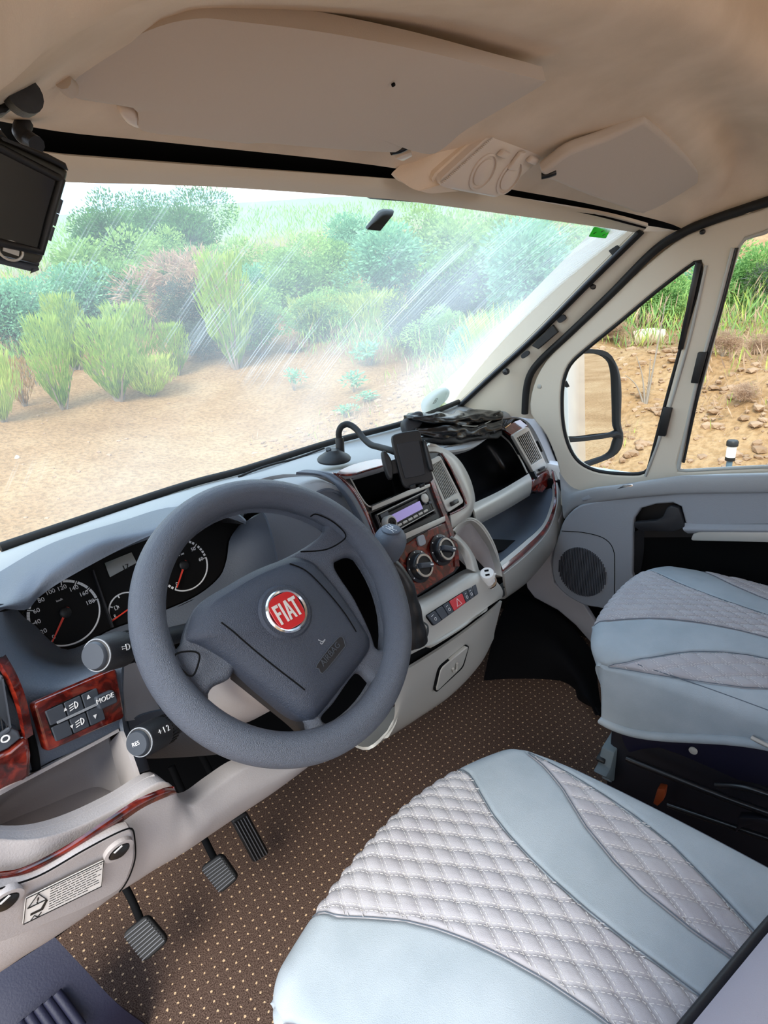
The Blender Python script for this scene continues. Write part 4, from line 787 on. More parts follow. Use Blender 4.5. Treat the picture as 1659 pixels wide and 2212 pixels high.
loft('hub_side', [wp([(615, 1150), (800, 1290), (1000, 1430), (1060, 1500)], -.01), wp([(615, 1210), (790, 1350), (950, 1480), (1040, 1580)], -.03)], m_dark, wheel, n=20, thick=.004)
# seams of the airbag cover
def hubh(p):
    """the same point raised to the dome of the airbag cover"""
    c, nn = fit(hub); best = 1e9; d = p-c; d -= nn*d.dot(nn); lp = cr(hub, 200, True)
    b = max(lp, key=lambda q: (q-c).normalized().dot(d.normalized())); s = min(1, d.length/(b-c).length)
    return c+d+nn*(.024*(1-s*s)**.42)
for ln in ([(950, 562), (1040, 610), (1150, 720), (1250, 840), (1318, 948)], [(560, 898), (680, 1000), (850, 1140), (1025, 1275)]):
    tube('cover_seam', [hubh(p)+WN*.0002 for p in cr(wp(ln, .0185), 14)], .0010, m_hole, wheel, n=6)
bc = wp([(932, 828)], .031)[0]
badge = lathe('badge', [(.037, -.012), (.0375, -.004), (.034, -.001), (.0, -.001)], bc, WN, m_hub, wheel, n=48)
lathe('badge_ring', [(.0285, -.003), (.0295, .001), (.0275, .003), (.025, .0015), (.0245, -.002)], bc, WN, m_chrome, badge, n=48)
sq = [bc+WN*.001+WU*.0225*math.copysign(abs(math.cos(t))**.62, math.cos(t))*(1+.05*math.sin(t))+WV*.0235*math.copysign(abs(math.sin(t))**.62, math.sin(t)) for t in [2*PI*k/48 for k in range(48)]]
plate('badge_shield', sq, m_badge, badge, thick=.003, bevel=.0008, n=WN, lift=.001)
m_letter = mat('badge_letter_silver', '#d9d7d6', .35, metal=.2)
def letter(pls):
    for q in pls: prism('badge_letter', [bc+WN*.0021+WU*(a*.00105)+WV*(b*.0105) for a, b in q], WN*.0009, m_letter, badge)
bar = lambda x0, x1, y0, y1: [(x0, y0), (x1, y0), (x1, y1), (x0, y1)]
letter([bar(-17, -14.2, -1.25, 1.25), bar(-14.2, -9.2, .85, 1.25), bar(-14.2, -10, -.1, .28)])                       # F
letter([bar(-7.4, -4.6, -1.25, 1.25)])                                                                              # I
letter([[(-3, -1.25), (-.2, -1.25), (2.6, .7), (2.2, 1.25), (1, 1.25)], [(4.2, 1.25), (2.2, 1.25), (2.6, .7), (5.4, -1.25), (8, -1.25)], bar(.6, 4.9, -.6, -.25)])   # A
letter([bar(11.2, 14, -1.25, .85), bar(7.6, 17.6, .85, 1.25)])                                                      # T
abq = wp([(1090, 1135), (1215, 982), (1250, 1020), (1245, 1040), (1130, 1178), (1105, 1160)], .0195)
abq = [hubh(p) for p in abq]; nq = fit(abq)[1]
plate('airbag_plaque', cr(abq, 30, True), m_dark, wheel, thick=.006, bevel=.0008, n=nq, lift=.0010)
tube('plaque_edge', [p+nq*.001 for p in cr(abq, 30, True)], .0006, m_btn, wheel, n=5, seg=0, closed=True)
au = (abq[1]-abq[0]).normalized(); av = nq.cross(au); ac = sum(abq, V())/6+nq*.0012
text('airbag_lettering', 'AIRBAG', ac+av*.003, au, av, .0115, m_btn, wheel)
for k in range(7): tube('plaque_print', [ac-av*.0065+au*(k*.0055-.019), ac-av*.0065+au*(k*.0055-.0155)], .0006, m_btn, wheel, n=5)
tube('horn_mark', [hubh(p) for p in wp([(1100, 995), (1125, 1005), (1140, 992), (1122, 1018), (1112, 1010)], .0225)], .0007, m_door, wheel, n=5)
# ================================================================== GEAR LEVER
gear = thing('gear_lever', 'dark ball topped gear lever in a black boot beside the steering wheel', 'gear lever', tuple(P(900, 1400, y=.04)))
kc = P(843, 1170, y=.07); gb = P(898, 1378, y=.045); ax = (kc-gb).normalized()
ka = (ax+V((.12, -.35, .35))).normalized()
kn = lathe('gear_knob', [(.012, -.040), (.019, -.032), (.0265, -.014), (.0295, .002), (.028, .012), (.023, .0205), (.014, .0255), (0, .0265)], kc, ka, m_dash, gear, n=36, sharp=0)
ku_ = (V((1, 0, 0))-ka*ka.x).normalized(); kv_ = ka.cross(ku_)
lathe('knob_cap', [(.0175, 0), (.0175, .002), (.016, .003), (0, .003)], kc+ka*.0245, ka, m_dash, kn, n=30)
for i in (-1, 0, 1): tube('gate_mark', [kc+ka*.028+ku_*.0055*i+kv_*.008, kc+ka*.028+ku_*.0055*i-kv_*(.008 if i < 1 else 0)], .0007, m_ink, kn, n=5)
tube('gate_mark', [kc+ka*.028-ku_*.0055, kc+ka*.028+ku_*.0055], .0007, m_ink, kn, n=5)
for i, j, s in ((-1, 1, '1'), (-1, -1, '2'), (0, 1, '3'), (0, -1, '4'), (1, 1, '5')): text('gate_numeral', s, kc+ka*.028+ku_*.0085*i+kv_*.0115*j, ku_, kv_, .005, m_ink, kn)
lathe('lever_stem', [(.009, 0), (.010, .03)], kc-ka*.062, ka, m_silver, gear, n=16)
def boot_r(t): return (.013+.015*t)*(1+.06*math.sin(t*23)*(1-t*.5))
tube('boot', [kc-ka*.045, kc.lerp(gb, .45)+V((.006, 0, 0)), gb+V((0, .005, -.01))], boot_r, m_boot, gear, n=24, seg=34)
tube('boot_collar', ony(z3, [(660, 1465, .045), (700, 1440, .035), (735, 1400, .04), (742, 1350, .055), (700, 1330, .07)]), .008, m_rubber, gear, n=10)
prism('boot_clip', ony(z3, [(702, 1312, .06), (745, 1352, .045), (735, 1385, .04), (705, 1412, .045)]), V((.003, -.004, .002)), m_silver, gear, .0015)
# ================================================================== RADIO
ru = (rad[1]-rad[0]).normalized()
rf = ps([(447, 703), (737, 563), (788, 678), (498, 838)], .004); rvv = PSn.cross(ru)
radio = plate('car_radio', rq(rf, .03), m_satin, None, thick=.05, bevel=.003, n=PSn, lift=.004, label='black car radio with lilac display in the centre stack', cat='radio')
fz0 = .0085
plate('radio_display', sub_quad([p+PSn*fz0 for p in rf], .22, .80, .30, .68), m_disp, radio, thick=.002, bevel=.0004, n=PSn, label='lilac lit display')
tube('radio_bezel', [p+PSn*.0085 for p in sub_quad(rf, .01, .99, .03, .97)], .0012, m_silver, radio, n=6, seg=0, closed=True)
c = bil(rf, .12, .55)+PSn*.008; rk = lathe('volume_knob', [(.0165, 0), (.0165, .012), (.014, .015), (0, .015)], c, PSn, m_silver, radio, n=36)
for k in range(3): lathe('knob_ring', [(.011-.003*k, .0), (.011-.003*k, .0008), (.010-.003*k, .0008), (.010-.003*k, 0)], c+PSn*.015, PSn, m_satin, rk, n=24)
for i in range(6): plate('preset_button', rq([p+PSn*.009 for p in sub_quad(rf, .26+i*.105, .34+i*.105, .77, .87)], .1), m_silver, radio, thick=.003, bevel=.0006, n=PSn, lift=.001)
for a, b in ((.85, .22), (.93, .30), (.86, .45), (.94, .52)): plate('radio_button', rq([p+PSn*.009 for p in sub_quad(rf, a, a+.05, b, b+.12)], .15), m_btn, radio, thick=.003, bevel=.0006, n=PSn, lift=.001)
lathe('radio_dial', [(.0105, 0), (.0105, .003), (.008, .004), (0, .004)], bil(rf, .90, .30)+PSn*.008, PSn, m_silver, radio, n=24)
prism('fascia_bar', [p+PSn*.004 for p in (P(800, 1095, pl=(PS[0], PSn)), P(879, 1060, pl=(PS[0], PSn)), P(925, 1046, pl=(PS[0], PSn)), P(925, 1053, pl=(PS[0], PSn)), P(800, 1104, pl=(PS[0], PSn)))], PSn*.003, m_silver, D, .0008)
plate('disc_slot', sub_quad([p+PSn*.0086 for p in rf], .2, .8, .11, .17), m_hole, radio, thick=.001, bevel=.0002, n=PSn)
plate('radio_strip', sub_quad([p+PSn*.0086 for p in rf], .06, .2, .08, .24), m_btn, radio, thick=.001, bevel=.0002, n=PSn)
# ================================================================== PHONE HOLDER
base_p = P(*z3(218, 375), y=.33)
ph = thing('phone_holder', 'black goose neck phone holder on a suction cup above the radio', 'phone holder', tuple(base_p))
lathe('suction_cup', [(.036, -.004), (.037, .0), (.034, .004), (.022, .012), (.014, .018), (.012, .02)], base_p, (0, -.05, 1), m_black, ph, n=40)
st = P(*z3(255, 355), y=.33); st2 = P(*z3(250, 255), y=.33)
lathe('neck_socket', [(.0095, 0), (.0095, .035), (.0085, .037), (.0085, (st2-st).length)], st, st2-st, m_black, ph, n=20)
lathe('cup_lever', [(.006, 0), (.006, .022)], P(*z3(185, 320), y=.335), (.3, .2, -.9), m_black, ph, n=12)
tube('goose_neck', ony(z3, [(248, 262, .33), (246, 225, .33), (262, 190, .325), (300, 178, .315), (345, 205, .295), (385, 255, .27), (430, 295, .24), (480, 310, .21), (545, 328, .17), (600, 350, .15)]), .0068, m_rubber, ph, n=14, seg=70)
HPn = (CAM-P(*z3(660, 380), y=.14)).normalized(); HPn = (HPn+V((.12, -.2, .1))).normalized(); HPo = (P(*z3(660, 380), y=.13), HPn)
def hp_(pts, l=0): return [P(*z3(a, b), pl=(HPo[0]+HPn*l, HPn)) for a, b in pts]
plate('cradle_plate', cr(hp_([(552, 262), (580, 232), (690, 212), (718, 225), (735, 300), (790, 470), (788, 500), (755, 520), (690, 525), (660, 545), (625, 540), (600, 480), (575, 380)]), 60, True), m_black, ph, thick=.010, bevel=.003, n=HPn)
plate('cradle_pad', cr(hp_([(585, 310), (600, 290), (700, 275), (715, 290), (745, 450), (735, 470), (640, 490), (625, 475)], .002), 40, True), m_dark, ph, thick=.004, bevel=.001, n=HPn)
for nm, q in (('clamp_arm', [(497, 340), (520, 335), (555, 395), (560, 480), (545, 498), (530, 480), (510, 420)]), ('clamp_arm', [(738, 268), (752, 280), (775, 350), (795, 430), (790, 450), (770, 435), (745, 330)])):
    plate(nm, cr(hp_(q, .012), 30, True), m_black, ph, thick=.022, bevel=.004, n=HPn)
plate('cradle_bracket', hp_([(520, 395), (600, 370), (610, 455), (540, 470)], -.006), m_black, ph, thick=.010, bevel=.002, n=HPn)
for q in ([(655, 535), (690, 520), (695, 548), (665, 553)], [(715, 528), (745, 515), (745, 535), (722, 545)]): plate('cradle_foot', hp_(q, .010), m_black, ph, thick=.016, bevel=.003, n=HPn)
# ================================================================== USB CHARGER IN THE BIN
up = P(*z3(1110, 1085), y=.085); ua = (P(*z3(1100, 1020), y=.075)-up).normalized()
us = thing('usb_charger', 'white plug in charger standing in the console socket', 'charger', tuple(up))
ub = lathe('charger_body', [(.014, -.02), (.0145, .0), (.0155, .018), (.0165, .019), (.0168, .034), (.0150, .037), (0, .037)], up, ua, m_white, us, n=28)
for k in (-1, 1): prism('usb_port', [up+ua*.0372+ua.orthogonal().normalized()*(k*.006+a*.0025)+ua.cross(ua.orthogonal().normalized())*b*.005 for a, b in ((-1, -1), (1, -1), (1, 1), (-1, 1))], ua*.0004, m_hole, ub)
lathe('socket_ring', [(.020, -.004), (.020, .001), (.0155, .002), (.0155, -.004)], up, ua, m_chrome, us, n=28)
tube('cable', [up+V((.014, -.006, .012)), up+V((.026, -.004, .010)), up+V((.034, .004, -.002)), up+V((.036, .012, -.03))], .0018, m_white, us, n=8)
# ================================================================== BLACK BAG ON THE DASH
bagc = P(*z3(900, 250), y=.40)
bag = thing('storage_pouch', 'folded black shiny fabric pouch lying on the dashboard by the pillar', 'pouch', tuple(bagc))
def sack(name, pts, rx, rz, mt, amp, seed):
    ps_ = cr(pts, 46); vs = []; n = 26
    for i, p in enumerate(ps_):
        t = i/45; e = min(1, .35+4*min(t, 1-t)); a = (ps_[min(i+1, 45)]-ps_[max(i-1, 0)]).normalized(); s_ = a.cross(V((0, 0, 1))).normalized()
        for k in range(n):
            an = 2*PI*k/n; q = V((i*.11, an*1.0, seed)); w = noise.noise(V((t*9+2*math.cos(an), 2.2*math.sin(an), seed)))+.6*noise.noise(V((t*5, 3.5*math.sin(an*2), seed+9)))
            ca, sa = math.cos(an), math.sin(an); vs.append(p+s_*math.copysign(abs(ca)**.7, ca)*rx*e*(1+amp*w)+V((0, 0, 1))*math.copysign(abs(sa)**.7, sa)*rz*e*(1+amp*1.4*w))
    fs = [(i*n+k, i*n+(k+1) % n, (i+1)*n+(k+1) % n, (i+1)*n+k) for i in range(45) for k in range(n)]+[tuple(range(n)), tuple(45*n+k for k in range(n))]
    return mk(name, vs, fs, mt, bag, sharp=0)
sack('pouch_body', ony(z3, [(670, 215, .42), (800, 215, .41), (950, 215, .40), (1080, 190, .41), (1165, 180, .43)]), .055, .022, m_bag, .35, 1.3)
sack('pouch_flap', ony(z3, [(650, 140, .42), (760, 145, .42), (900, 150, .42), (1060, 130, .43), (1165, 110, .44)]), .052, .016, m_bag, .4, 5.1)
sack('pouch_underside', ony(z3, [(740, 265, .39), (900, 262, .39), (1060, 235, .39), (1170, 215, .40)]), .04, .014, m_rubber, .3, 8.7)
plate('pouch_end', cr(ony(z3, [(635, 150, .42), (690, 105, .42), (735, 110, .41), (730, 180, .40), (660, 230, .41), (630, 215, .42)]), 30, True), m_dark, bag, thick=.03, bevel=.008)
tube('pouch_zip', ony(z3, [(960, 185, .36), (1050, 188, .365), (1120, 160, .375), (1160, 128, .385)]), .0016, m_silver, bag, n=6)
# ================================================================== OVERHEAD
def panel_solid(name, lp, th, mt, par, n=70, puff=.006, **kw):
    return pillow(name, lp, puff, mt, par, base=th, n=n, power=.5, **kw)
vz = V((-.3, .05, 1.375)), V((0, -math.sin(math.radians(20)), -math.cos(math.radians(20))))
def vp(pts, l): return [P(*zA(a, b), pl=(vz[0]+vz[1]*l, vz[1])) for a, b in pts]
vis = thing('sun_visor', 'large driver side sun visor folded against the headliner', 'sun visor', tuple(vz[0]))
vo = vp([(262, 350), (300, 320), (520, 190), (700, 110), (860, 80), (1000, 90), (1400, 140), (1800, 215), (2150, 300), (2330, 345), (2345, 365), (2150, 480), (2000, 570), (1930, 630), (1870, 665), (1800, 655), (1760, 625), (1730, 645), (1690, 658), (1400, 640), (1150, 618), (1060, 620), (800, 590), (615, 565), (600, 500), (585, 470), (510, 455), (330, 425), (275, 390)], .022)
panel_solid('visor_panel', vo, .018, m_visor, vis, n=140, puff=.005)
pillow('visor_clip', vp([(510, 465), (580, 468), (602, 510), (600, 545), (540, 520)], .016), .006, m_lamp, vis, base=.012, n=30)
tube('visor_hinge', vp([(270, 345), (290, 370), (310, 385)], .03), .007, m_visor, vis, n=10)
tube('visor_pin', vp([(1690, 655), (1725, 648), (1762, 630)], .018), .0045, m_satin, vis, n=8)
prism('visor_bracket', vp([(1695, 650), (1765, 620), (1772, 640), (1730, 662)], .008), vz[1]*.012, m_lamp, vis, .002)
lathe('visor_stud', [(.0022, 0), (.0022, .002)], vp([(1698, 362)], .028)[0], vz[1], m_hole, vis, n=10)
pv = [P(*zB(a, b), x=c) for a, b, c in [(735, 350, .235), (770, 300, .24), (840, 240, .25), (990, 190, .30), (1135, 143, .335), (1165, 145, .35), (1280, 240, .50), (1390, 350, .70), (1390, 380, .72), (1330, 410, .72), (1200, 475, .70), (1120, 500, .66), (1060, 490, .58), (900, 440, .40), (800, 402, .30), (752, 385, .26)]]
pc_, pn_ = fit(pv); pv = [p-pn_*(p-pc_).dot(pn_) for p in pv]
vis2 = thing('sun_visor', 'smaller passenger side sun visor folded up right of the lamp', 'sun visor', tuple(sum(pv, V())/len(pv)))
plate('visor_panel', cr(pv, 90, True), m_visor, vis2, thick=.024, bevel=.008, res=4, lift=.012)
tube('visor_pin', [P(*zB(a, b), x=c) for a, b, c in [(735, 378, .245), (765, 372, .252), (792, 362, .26)]], .0055, m_satin, vis2, n=8)
prism('visor_bracket', [P(*zB(a, b), x=c) for a, b, c in [(1110, 500, .655), (1165, 472, .69), (1185, 490, .70), (1140, 520, .68)]], V((0, -.006, -.008)), m_visor, vis2, .002)
# reading lamp on its moulded pod
lc = [P(*zB(a, b), y=c) for a, b, c in [(325, 400, .055), (540, 215, .0), (745, 262, -.0), (560, 455, .05)]]
lp_c, lp_n = fit(lc)
def lp_(pts, l=0): return [P(*zB(a, b), pl=(lp_c+lp_n*l, lp_n)) for a, b in pts]
lamp = thing('reading_lamp', 'cream twin reading lamp console at the middle of the headliner', 'lamp', tuple(lp_c))
lo = lp_([(322, 400), (345, 370), (520, 215), (560, 205), (740, 255), (748, 275), (738, 300), (590, 435), (555, 462), (500, 455), (345, 425)], .0)
pillow('lamp_pod', [p+lp_n*-.012+(p-lp_c)*.06 for p in lo], .004, m_liner, lamp, base=.05, n=60)
loft('pod_fairing', [[P(848, 372, y=.096), P(885, 340, y=.088), P(940, 300, y=.066), P(1050, 276, y=.015)], [P(868, 392, y=.088), P(905, 366, y=.074), P(958, 318, y=.05), P(1055, 281, y=.01)], [P(905, 412, y=.082), P(930, 385, y=.068), P(975, 335, y=.045), P(1058, 284, y=.008)], lp_([(325, 412), (360, 372), (450, 290), (538, 218)], -.004)], m_liner, lamp, n=24, thick=.006)
loft('pod_fairing', [[P(905, 412, y=.082), P(930, 418, y=.082), P(955, 416, y=.078)], lp_([(325, 412), (345, 425), (400, 440)], -.004)], m_liner, lamp, n=10, sub=2, thick=.004)
lb_ = pillow('lamp_base', lo, .003, m_lamp, lamp, base=.018, n=70, power=.3)
lq = lp_([(335, 405), (540, 222), (740, 265), (560, 450)], .004)
for cx, cy, rx_, ry_ in ((495, 360, 78, 40), (602, 382, 70, 38)):
    c = lp_([(cx, cy)], .002)[0]; e1, e2 = lp_([(cx+rx_*.75, cy-ry_*.85)], .002)[0]-c, None
    d = (lq[1]-lq[0]).normalized(); e = lp_n.cross(d); rr = e1.length
    sp_ = lathe('spot_lamp', [(.030, 0), (.030, .003), (.027, .004), (.026, -.004), (.02, -.006), (0, -.007)], c, lp_n, m_lamp, lb_, n=36)
    lathe('spot_bezel', [(.0225, -.004), (.021, .003), (.012, .006), (0, .007)], c, lp_n, m_lamp, lb_, n=30)
for cx, cy in ((572, 280), (690, 305)): prism('lamp_switch', lp_([(cx-25, cy+8), (cx, cy-15), (cx+28, cy-5), (cx+5, cy+20)], .003), lp_n*.010, m_lamp, lamp, .003)
prism('lamp_switch', lp_([(590, 345), (640, 275), (665, 270), (625, 350)], .003), lp_n*.008, m_lamp, lamp, .003)
for i in range(34):
    f = i/33
    p0 = lq[0].lerp(lq[1], f)-(lq[2]-lq[1]).normalized()*.001; d = (lq[2]-lq[1]).normalized()
    prism('lamp_rib', [p0+(lq[1]-lq[0]).normalized()*s*.0007-d*.005*t for s, t in ((-1, 0), (1, 0), (1, 1), (-1, 1))], lp_n*.0022, m_lamp, lamp)
# mirror pad stuck to the screen, reversing monitor
def wind(pxx, pyy):
    """point where a sight line meets the windscreen"""
    n = V((0, -.57, -.0)); A, B = V((0, .60, .795)), V((0, .135, 1.335)); t = (B-A).normalized(); nn = V((0, -t.z, t.y)); return P(pxx, pyy, pl=(A+nn*-.012, nn)), nn
q = [wind(*p)[0] for p in ((794, 497), (822, 461), (832, 456), (852, 457), (850, 465), (822, 500))]; wnn = wind(800, 480)[1]
plate('mirror_pad', q, m_black, None, thick=.008, bevel=.002, label='black slanted mirror mounting pad stuck to the windscreen glass', cat='mirror mount')
plate('blind_guide', [wind(*p)[0]+wnn*-.0 for p in ((784, 423), (800, 431), (925, 440), (932, 434), (860, 424))], m_dark, None, thick=.01, bevel=.002, label='dark blind guide strip under the header rail', cat='blind guide')
q = [P(*p, y=.075) for p in ((1272, 511), (1284, 490), (1320, 494), (1309, 515))]
gs = plate('inspection_sticker', rq(q, .06), m_green, None, thick=.0012, bevel=.0002, label='bright green sticker in the top corner of the windscreen', cat='sticker')
for a, b, c_, d_ in ((.3, .15, .5, .25), (.55, .5, .72, .62), (.25, .7, .4, .8)): tube('sticker_print', [bil(q, a, b)+fit(q)[1]*.001, bil(q, c_, d_)+fit(q)[1]*.001], .0008, m_blk_ink, gs, n=5)
q0 = [wind(*p)[0] for p in ((910, 876), (915, 862), (935, 845), (958, 837), (971, 845), (966, 862), (950, 878), (935, 893), (915, 893))]
rs = plate('round_sticker', cr(q0, 30, True), m_stick, None, thick=.0012, bevel=.0002, label='round white sticker on the lower right of the windscreen', cat='sticker')
c = sum(q0, V())/len(q0); text('sticker_lettering', 'B', c+fit(q0)[1]*.001, (1, 0, 0), (0, -.6, .8), .035, m_blk_ink, rs)
for k in (-.02, .045): prism('sticker_print', [c+V((.05+k*.3+a, 0, k-.01))+fit(q0)[1]*.001 for a in (0,)]+[c+V((.05+k*.3-.05, 0, k-.01))+fit(q0)[1]*.001, c+V((.05+k*.3-.05, .006, k-.016))+fit(q0)[1]*.001, c+V((.05+k*.3, .006, k-.016))+fit(q0)[1]*.001], fit(q0)[1]*.0004, m_blk_ink, rs)
zM = crop(0, 180, 5.267)
mq0 = [P(*zM(a, b), y=c) for a, b, c in [(-700, 330, -.115), (0, 615, -.10), (620, 895, -.09), (780, 990, -.088), (795, 1030, -.088), (700, 1500, -.082), (480, 2070, -.075), (420, 2130, -.075), (0, 2010, -.08), (-900, 1780, -.095)]]
mc, mn = fit(mq0)
mon = thing('reversing_monitor', 'dark reversing monitor hanging at the top left of the windscreen', 'monitor', tuple(mc))
def mp_(pts, l=0): return [P(*zM(a, b), pl=(mc+mn*l, mn)) for a, b in pts]
mo = mp_([(-700, 330), (0, 622), (620, 905), (770, 985), (790, 1010), (785, 1060), (640, 1600), (500, 2020), (470, 2060), (430, 2060), (0, 1960), (-900, 1740)])
plate('monitor_shell', mo, mat('olive_grey_plastic', '#37362f', .5, bump=(500, .1)), mon, thick=.018, bevel=.004, n=mn)
sq_ = mp_([(-700, 440), (0, 740), (660, 1075), (690, 1085), (560, 1540), (455, 1915), (0, 1810), (-850, 1590)], .001)
plate('monitor_screen', sq_, m_screen, mon, thick=.002, bevel=.0003, n=mn, lift=.0005)
tube('screen_frame', [p+mn*.001 for p in sq_], .0028, m_black, mon, n=8, seg=0, closed=True)
plate('monitor_hood', mp_([(0, 600), (560, 805), (760, 910), (795, 1000), (620, 915), (0, 630)], .004), m_black, mon, thick=.02, bevel=.002, n=mn)
mu_ = (mo[2]-mo[1]).normalized()
for a, b in ((1340, 1490), (1500, 1630), (1650, 1800)):
    k0, k1 = mp_([(742-(a-1340)*.30, a), (742-(b-1340)*.30, b)], -.008)
    tube('monitor_button', [k0-mu_*.004, k1-mu_*.004], .0022, m_btn, mon, n=8)
lc2 = mp_([(122, 1905)], .001)[0]
mu = (mo[2]-mo[1]).normalized(); mv = mn.cross(mu)
tube('monitor_emblem', [lc2+mu*.0085*math.cos(t)+mv*.0062*math.sin(t) for t in [k*PI/8 for k in range(16)]], .0009, m_silver, mon, n=6, closed=True)
prism('monitor_emblem', [lc2+mu*a*.0055+mv*b*.003 for a, b in ((-1, -.5), (1, -.7), (1, .5), (-1, .7))], mn*.0008, m_silver, mon)
plate('monitor_lower_edge', mp_([(-900, 1760), (0, 1975), (440, 2075), (480, 2060), (420, 2140), (370, 2150), (0, 2060), (-900, 1860)], -.004), m_btn, mon, thick=.02, bevel=.003, n=mn)
tube('monitor_arm', [mc-mn*.015+V((.0, .0, .03)), mc-mn*.03+V((.0, .02, .055)), V((-.62, .06, 1.335))], .011, m_black, mon, n=12)
tube('monitor_cable', [P(*zM(280, 450), y=.05), P(*zM(240, 560), y=.045), P(*zM(330, 640), y=.04), P(*zM(420, 700), y=.03)], .007, m_dark, mon, n=10)
brk = thing('curtain_bracket', 'black curtain rail bracket at the upper left edge above the monitor', 'bracket', tuple(P(*zM(150, 180), y=-.05)))
prism('bracket_plate', [P(*zM(a, b), y=-.05) for a, b in [(-300, 40), (0, 68), (350, 105), (370, 130), (240, 130), (0, 118), (-300, 100)]], V((0, .02, .0)), m_black, brk, .002)
prism('bracket_body', [P(*zM(a, b), y=-.045) for a, b in [(-300, 120), (0, 190), (130, 130), (300, 140), (290, 190), (215, 235), (80, 340), (0, 355), (-300, 340)]], V((0, .02, 0)), m_black, brk, .003)
lathe('bracket_screw', [(.012, 0), (.012, .012), (.0, .013)], P(*zM(225, 170), y=-.052), (0, -1, 0), m_dark, brk, n=18)
# blind track along the pillar with its clips
trk = thing('blind_track', 'dark blind track running down the right windscreen pillar', 'blind track', tuple(pil_in[2]))
tp = [p+V((-.008, -.012, 0)) for p in cr(pil_in, 30)]
tube('track_rail', tp, .009, m_rubber, trk, n=8, seg=40)
tube('track_lip', [p+V((-.012, .006, -.004)) for p in tp], .004, m_btn, trk, n=8, seg=40)
def tk(pts, d=-.012): return [P(*zW(a, b), pl=(P(*zW(600, 640), x=.80), V((1, .12, 0)).normalized())) for a, b in pts]
for a, b in ((765, 445), (315, 885)):
    lathe('track_clip', [(.010, -.01), (.010, .004), (.007, .008), (0, .009)], tk([(a, b)])[0], (-1, -.3, .1), m_satin, trk, n=18)
plate('blind_catch', tk([(555, 645), (582, 682), (480, 770), (445, 752)]), m_black, trk, thick=.012, bevel=.002)
for q in ([(575, 615), (605, 592), (622, 605), (618, 618), (590, 635)], [(392, 800), (420, 778), (434, 785), (430, 800), (400, 818)]):
    plate('pillar_slot', cr(tk(q), 20, True), m_dark, trk, thick=.008, bevel=.001)
prism('track_joint', [P(*zW(a, b), x=.79) for a, b in ((845, 265), (890, 235), (915, 262), (875, 300))], V((-.008, 0, 0)), m_rubber, trk, .002)
# ================================================================== PEDALS
def pedal(label, cx, cy, q, n, along, zz, arm):
    pts = [P(*zL(a, b), z=c) for a, b, c in q]; c, nn = fit(pts)
    t = thing('pedal', label, 'pedal', tuple(c), group=None)
    plate('pedal_pad', rq(pts, .12), m_rubber, t, thick=.014, bevel=.004)
    for i in range(n):
        f0_, f1_ = (i+.3)/n, (i+.62)/n
        s = sub_quad(pts, .06, .94, .06+.88*f0_, .06+.88*f1_) if not along else sub_quad(pts, .06+.88*f0_, .06+.88*f1_, .05, .95)
        prism('pedal_rib', [p+nn*.0005 for p in s], nn*.004, m_ribs, t, .0006)
    tube('pedal_arm', [c-nn*.010, c-nn*.03+V((.0, .07, .05)), c+V((arm, .16, .16))], .007, m_hole, t, n=10)
m_ribs = mat('worn_rubber_rib', '#55565a', .5)
pedal('square ribbed clutch pedal nearest the entry step', 0, 0, [(620, 1090, .14), (750, 985, .16), (865, 1120, .12), (735, 1240, .10)], 9, False, .1, .0)
pedal('ribbed brake pedal between the other two pedals', 0, 0, [(1020, 750, .16), (1130, 672, .18), (1222, 800, .14), (1125, 885, .12)], 9, False, .1, .02)
pedal('long narrow accelerator pedal with lengthwise ribs', 0, 0, [(1185, 510, .20), (1265, 460, .20), (1382, 675, .08), (1300, 725, .08)], 5, True, .1, .0)
# ================================================================== SEATS
def sst(a, b, v): t = min(1, max(0, (v-a)/(b-a))); return t*t*(3-2*t)
def lerp_tab(tab, v):
    if v <= tab[0][0]: return tab[0][1]
    for (a, x), (b, y) in zip(tab, tab[1:]):
        if v <= b: t = (v-a)/(b-a); return x+(y-x)*t
    return tab[-1][1]
QH = [(-.10, .18), (0, .150), (.04, .124), (.08, .100), (.12, .083), (.16, .070), (.2, .060), (.25, .051), (.3, .046), (.4, .042), (.6, .040)]
LI = [(.0, .272), (.012, .262), (.05, .247), (.11, .215), (.18, .168), (.24, .138), (.285, .122), (.35, .110), (.5, .102), (.6, .10)]
LO = [(.0, .272), (.02, .266), (.06, .259), (.11, .252), (.16, .244), (.21, .234), (.27, .217), (.33, .190), (.41, .152), (.47, .125), (.5, .104), (.6, .101)]
TAN = math.tan(math.radians(29)); PITCH = .027
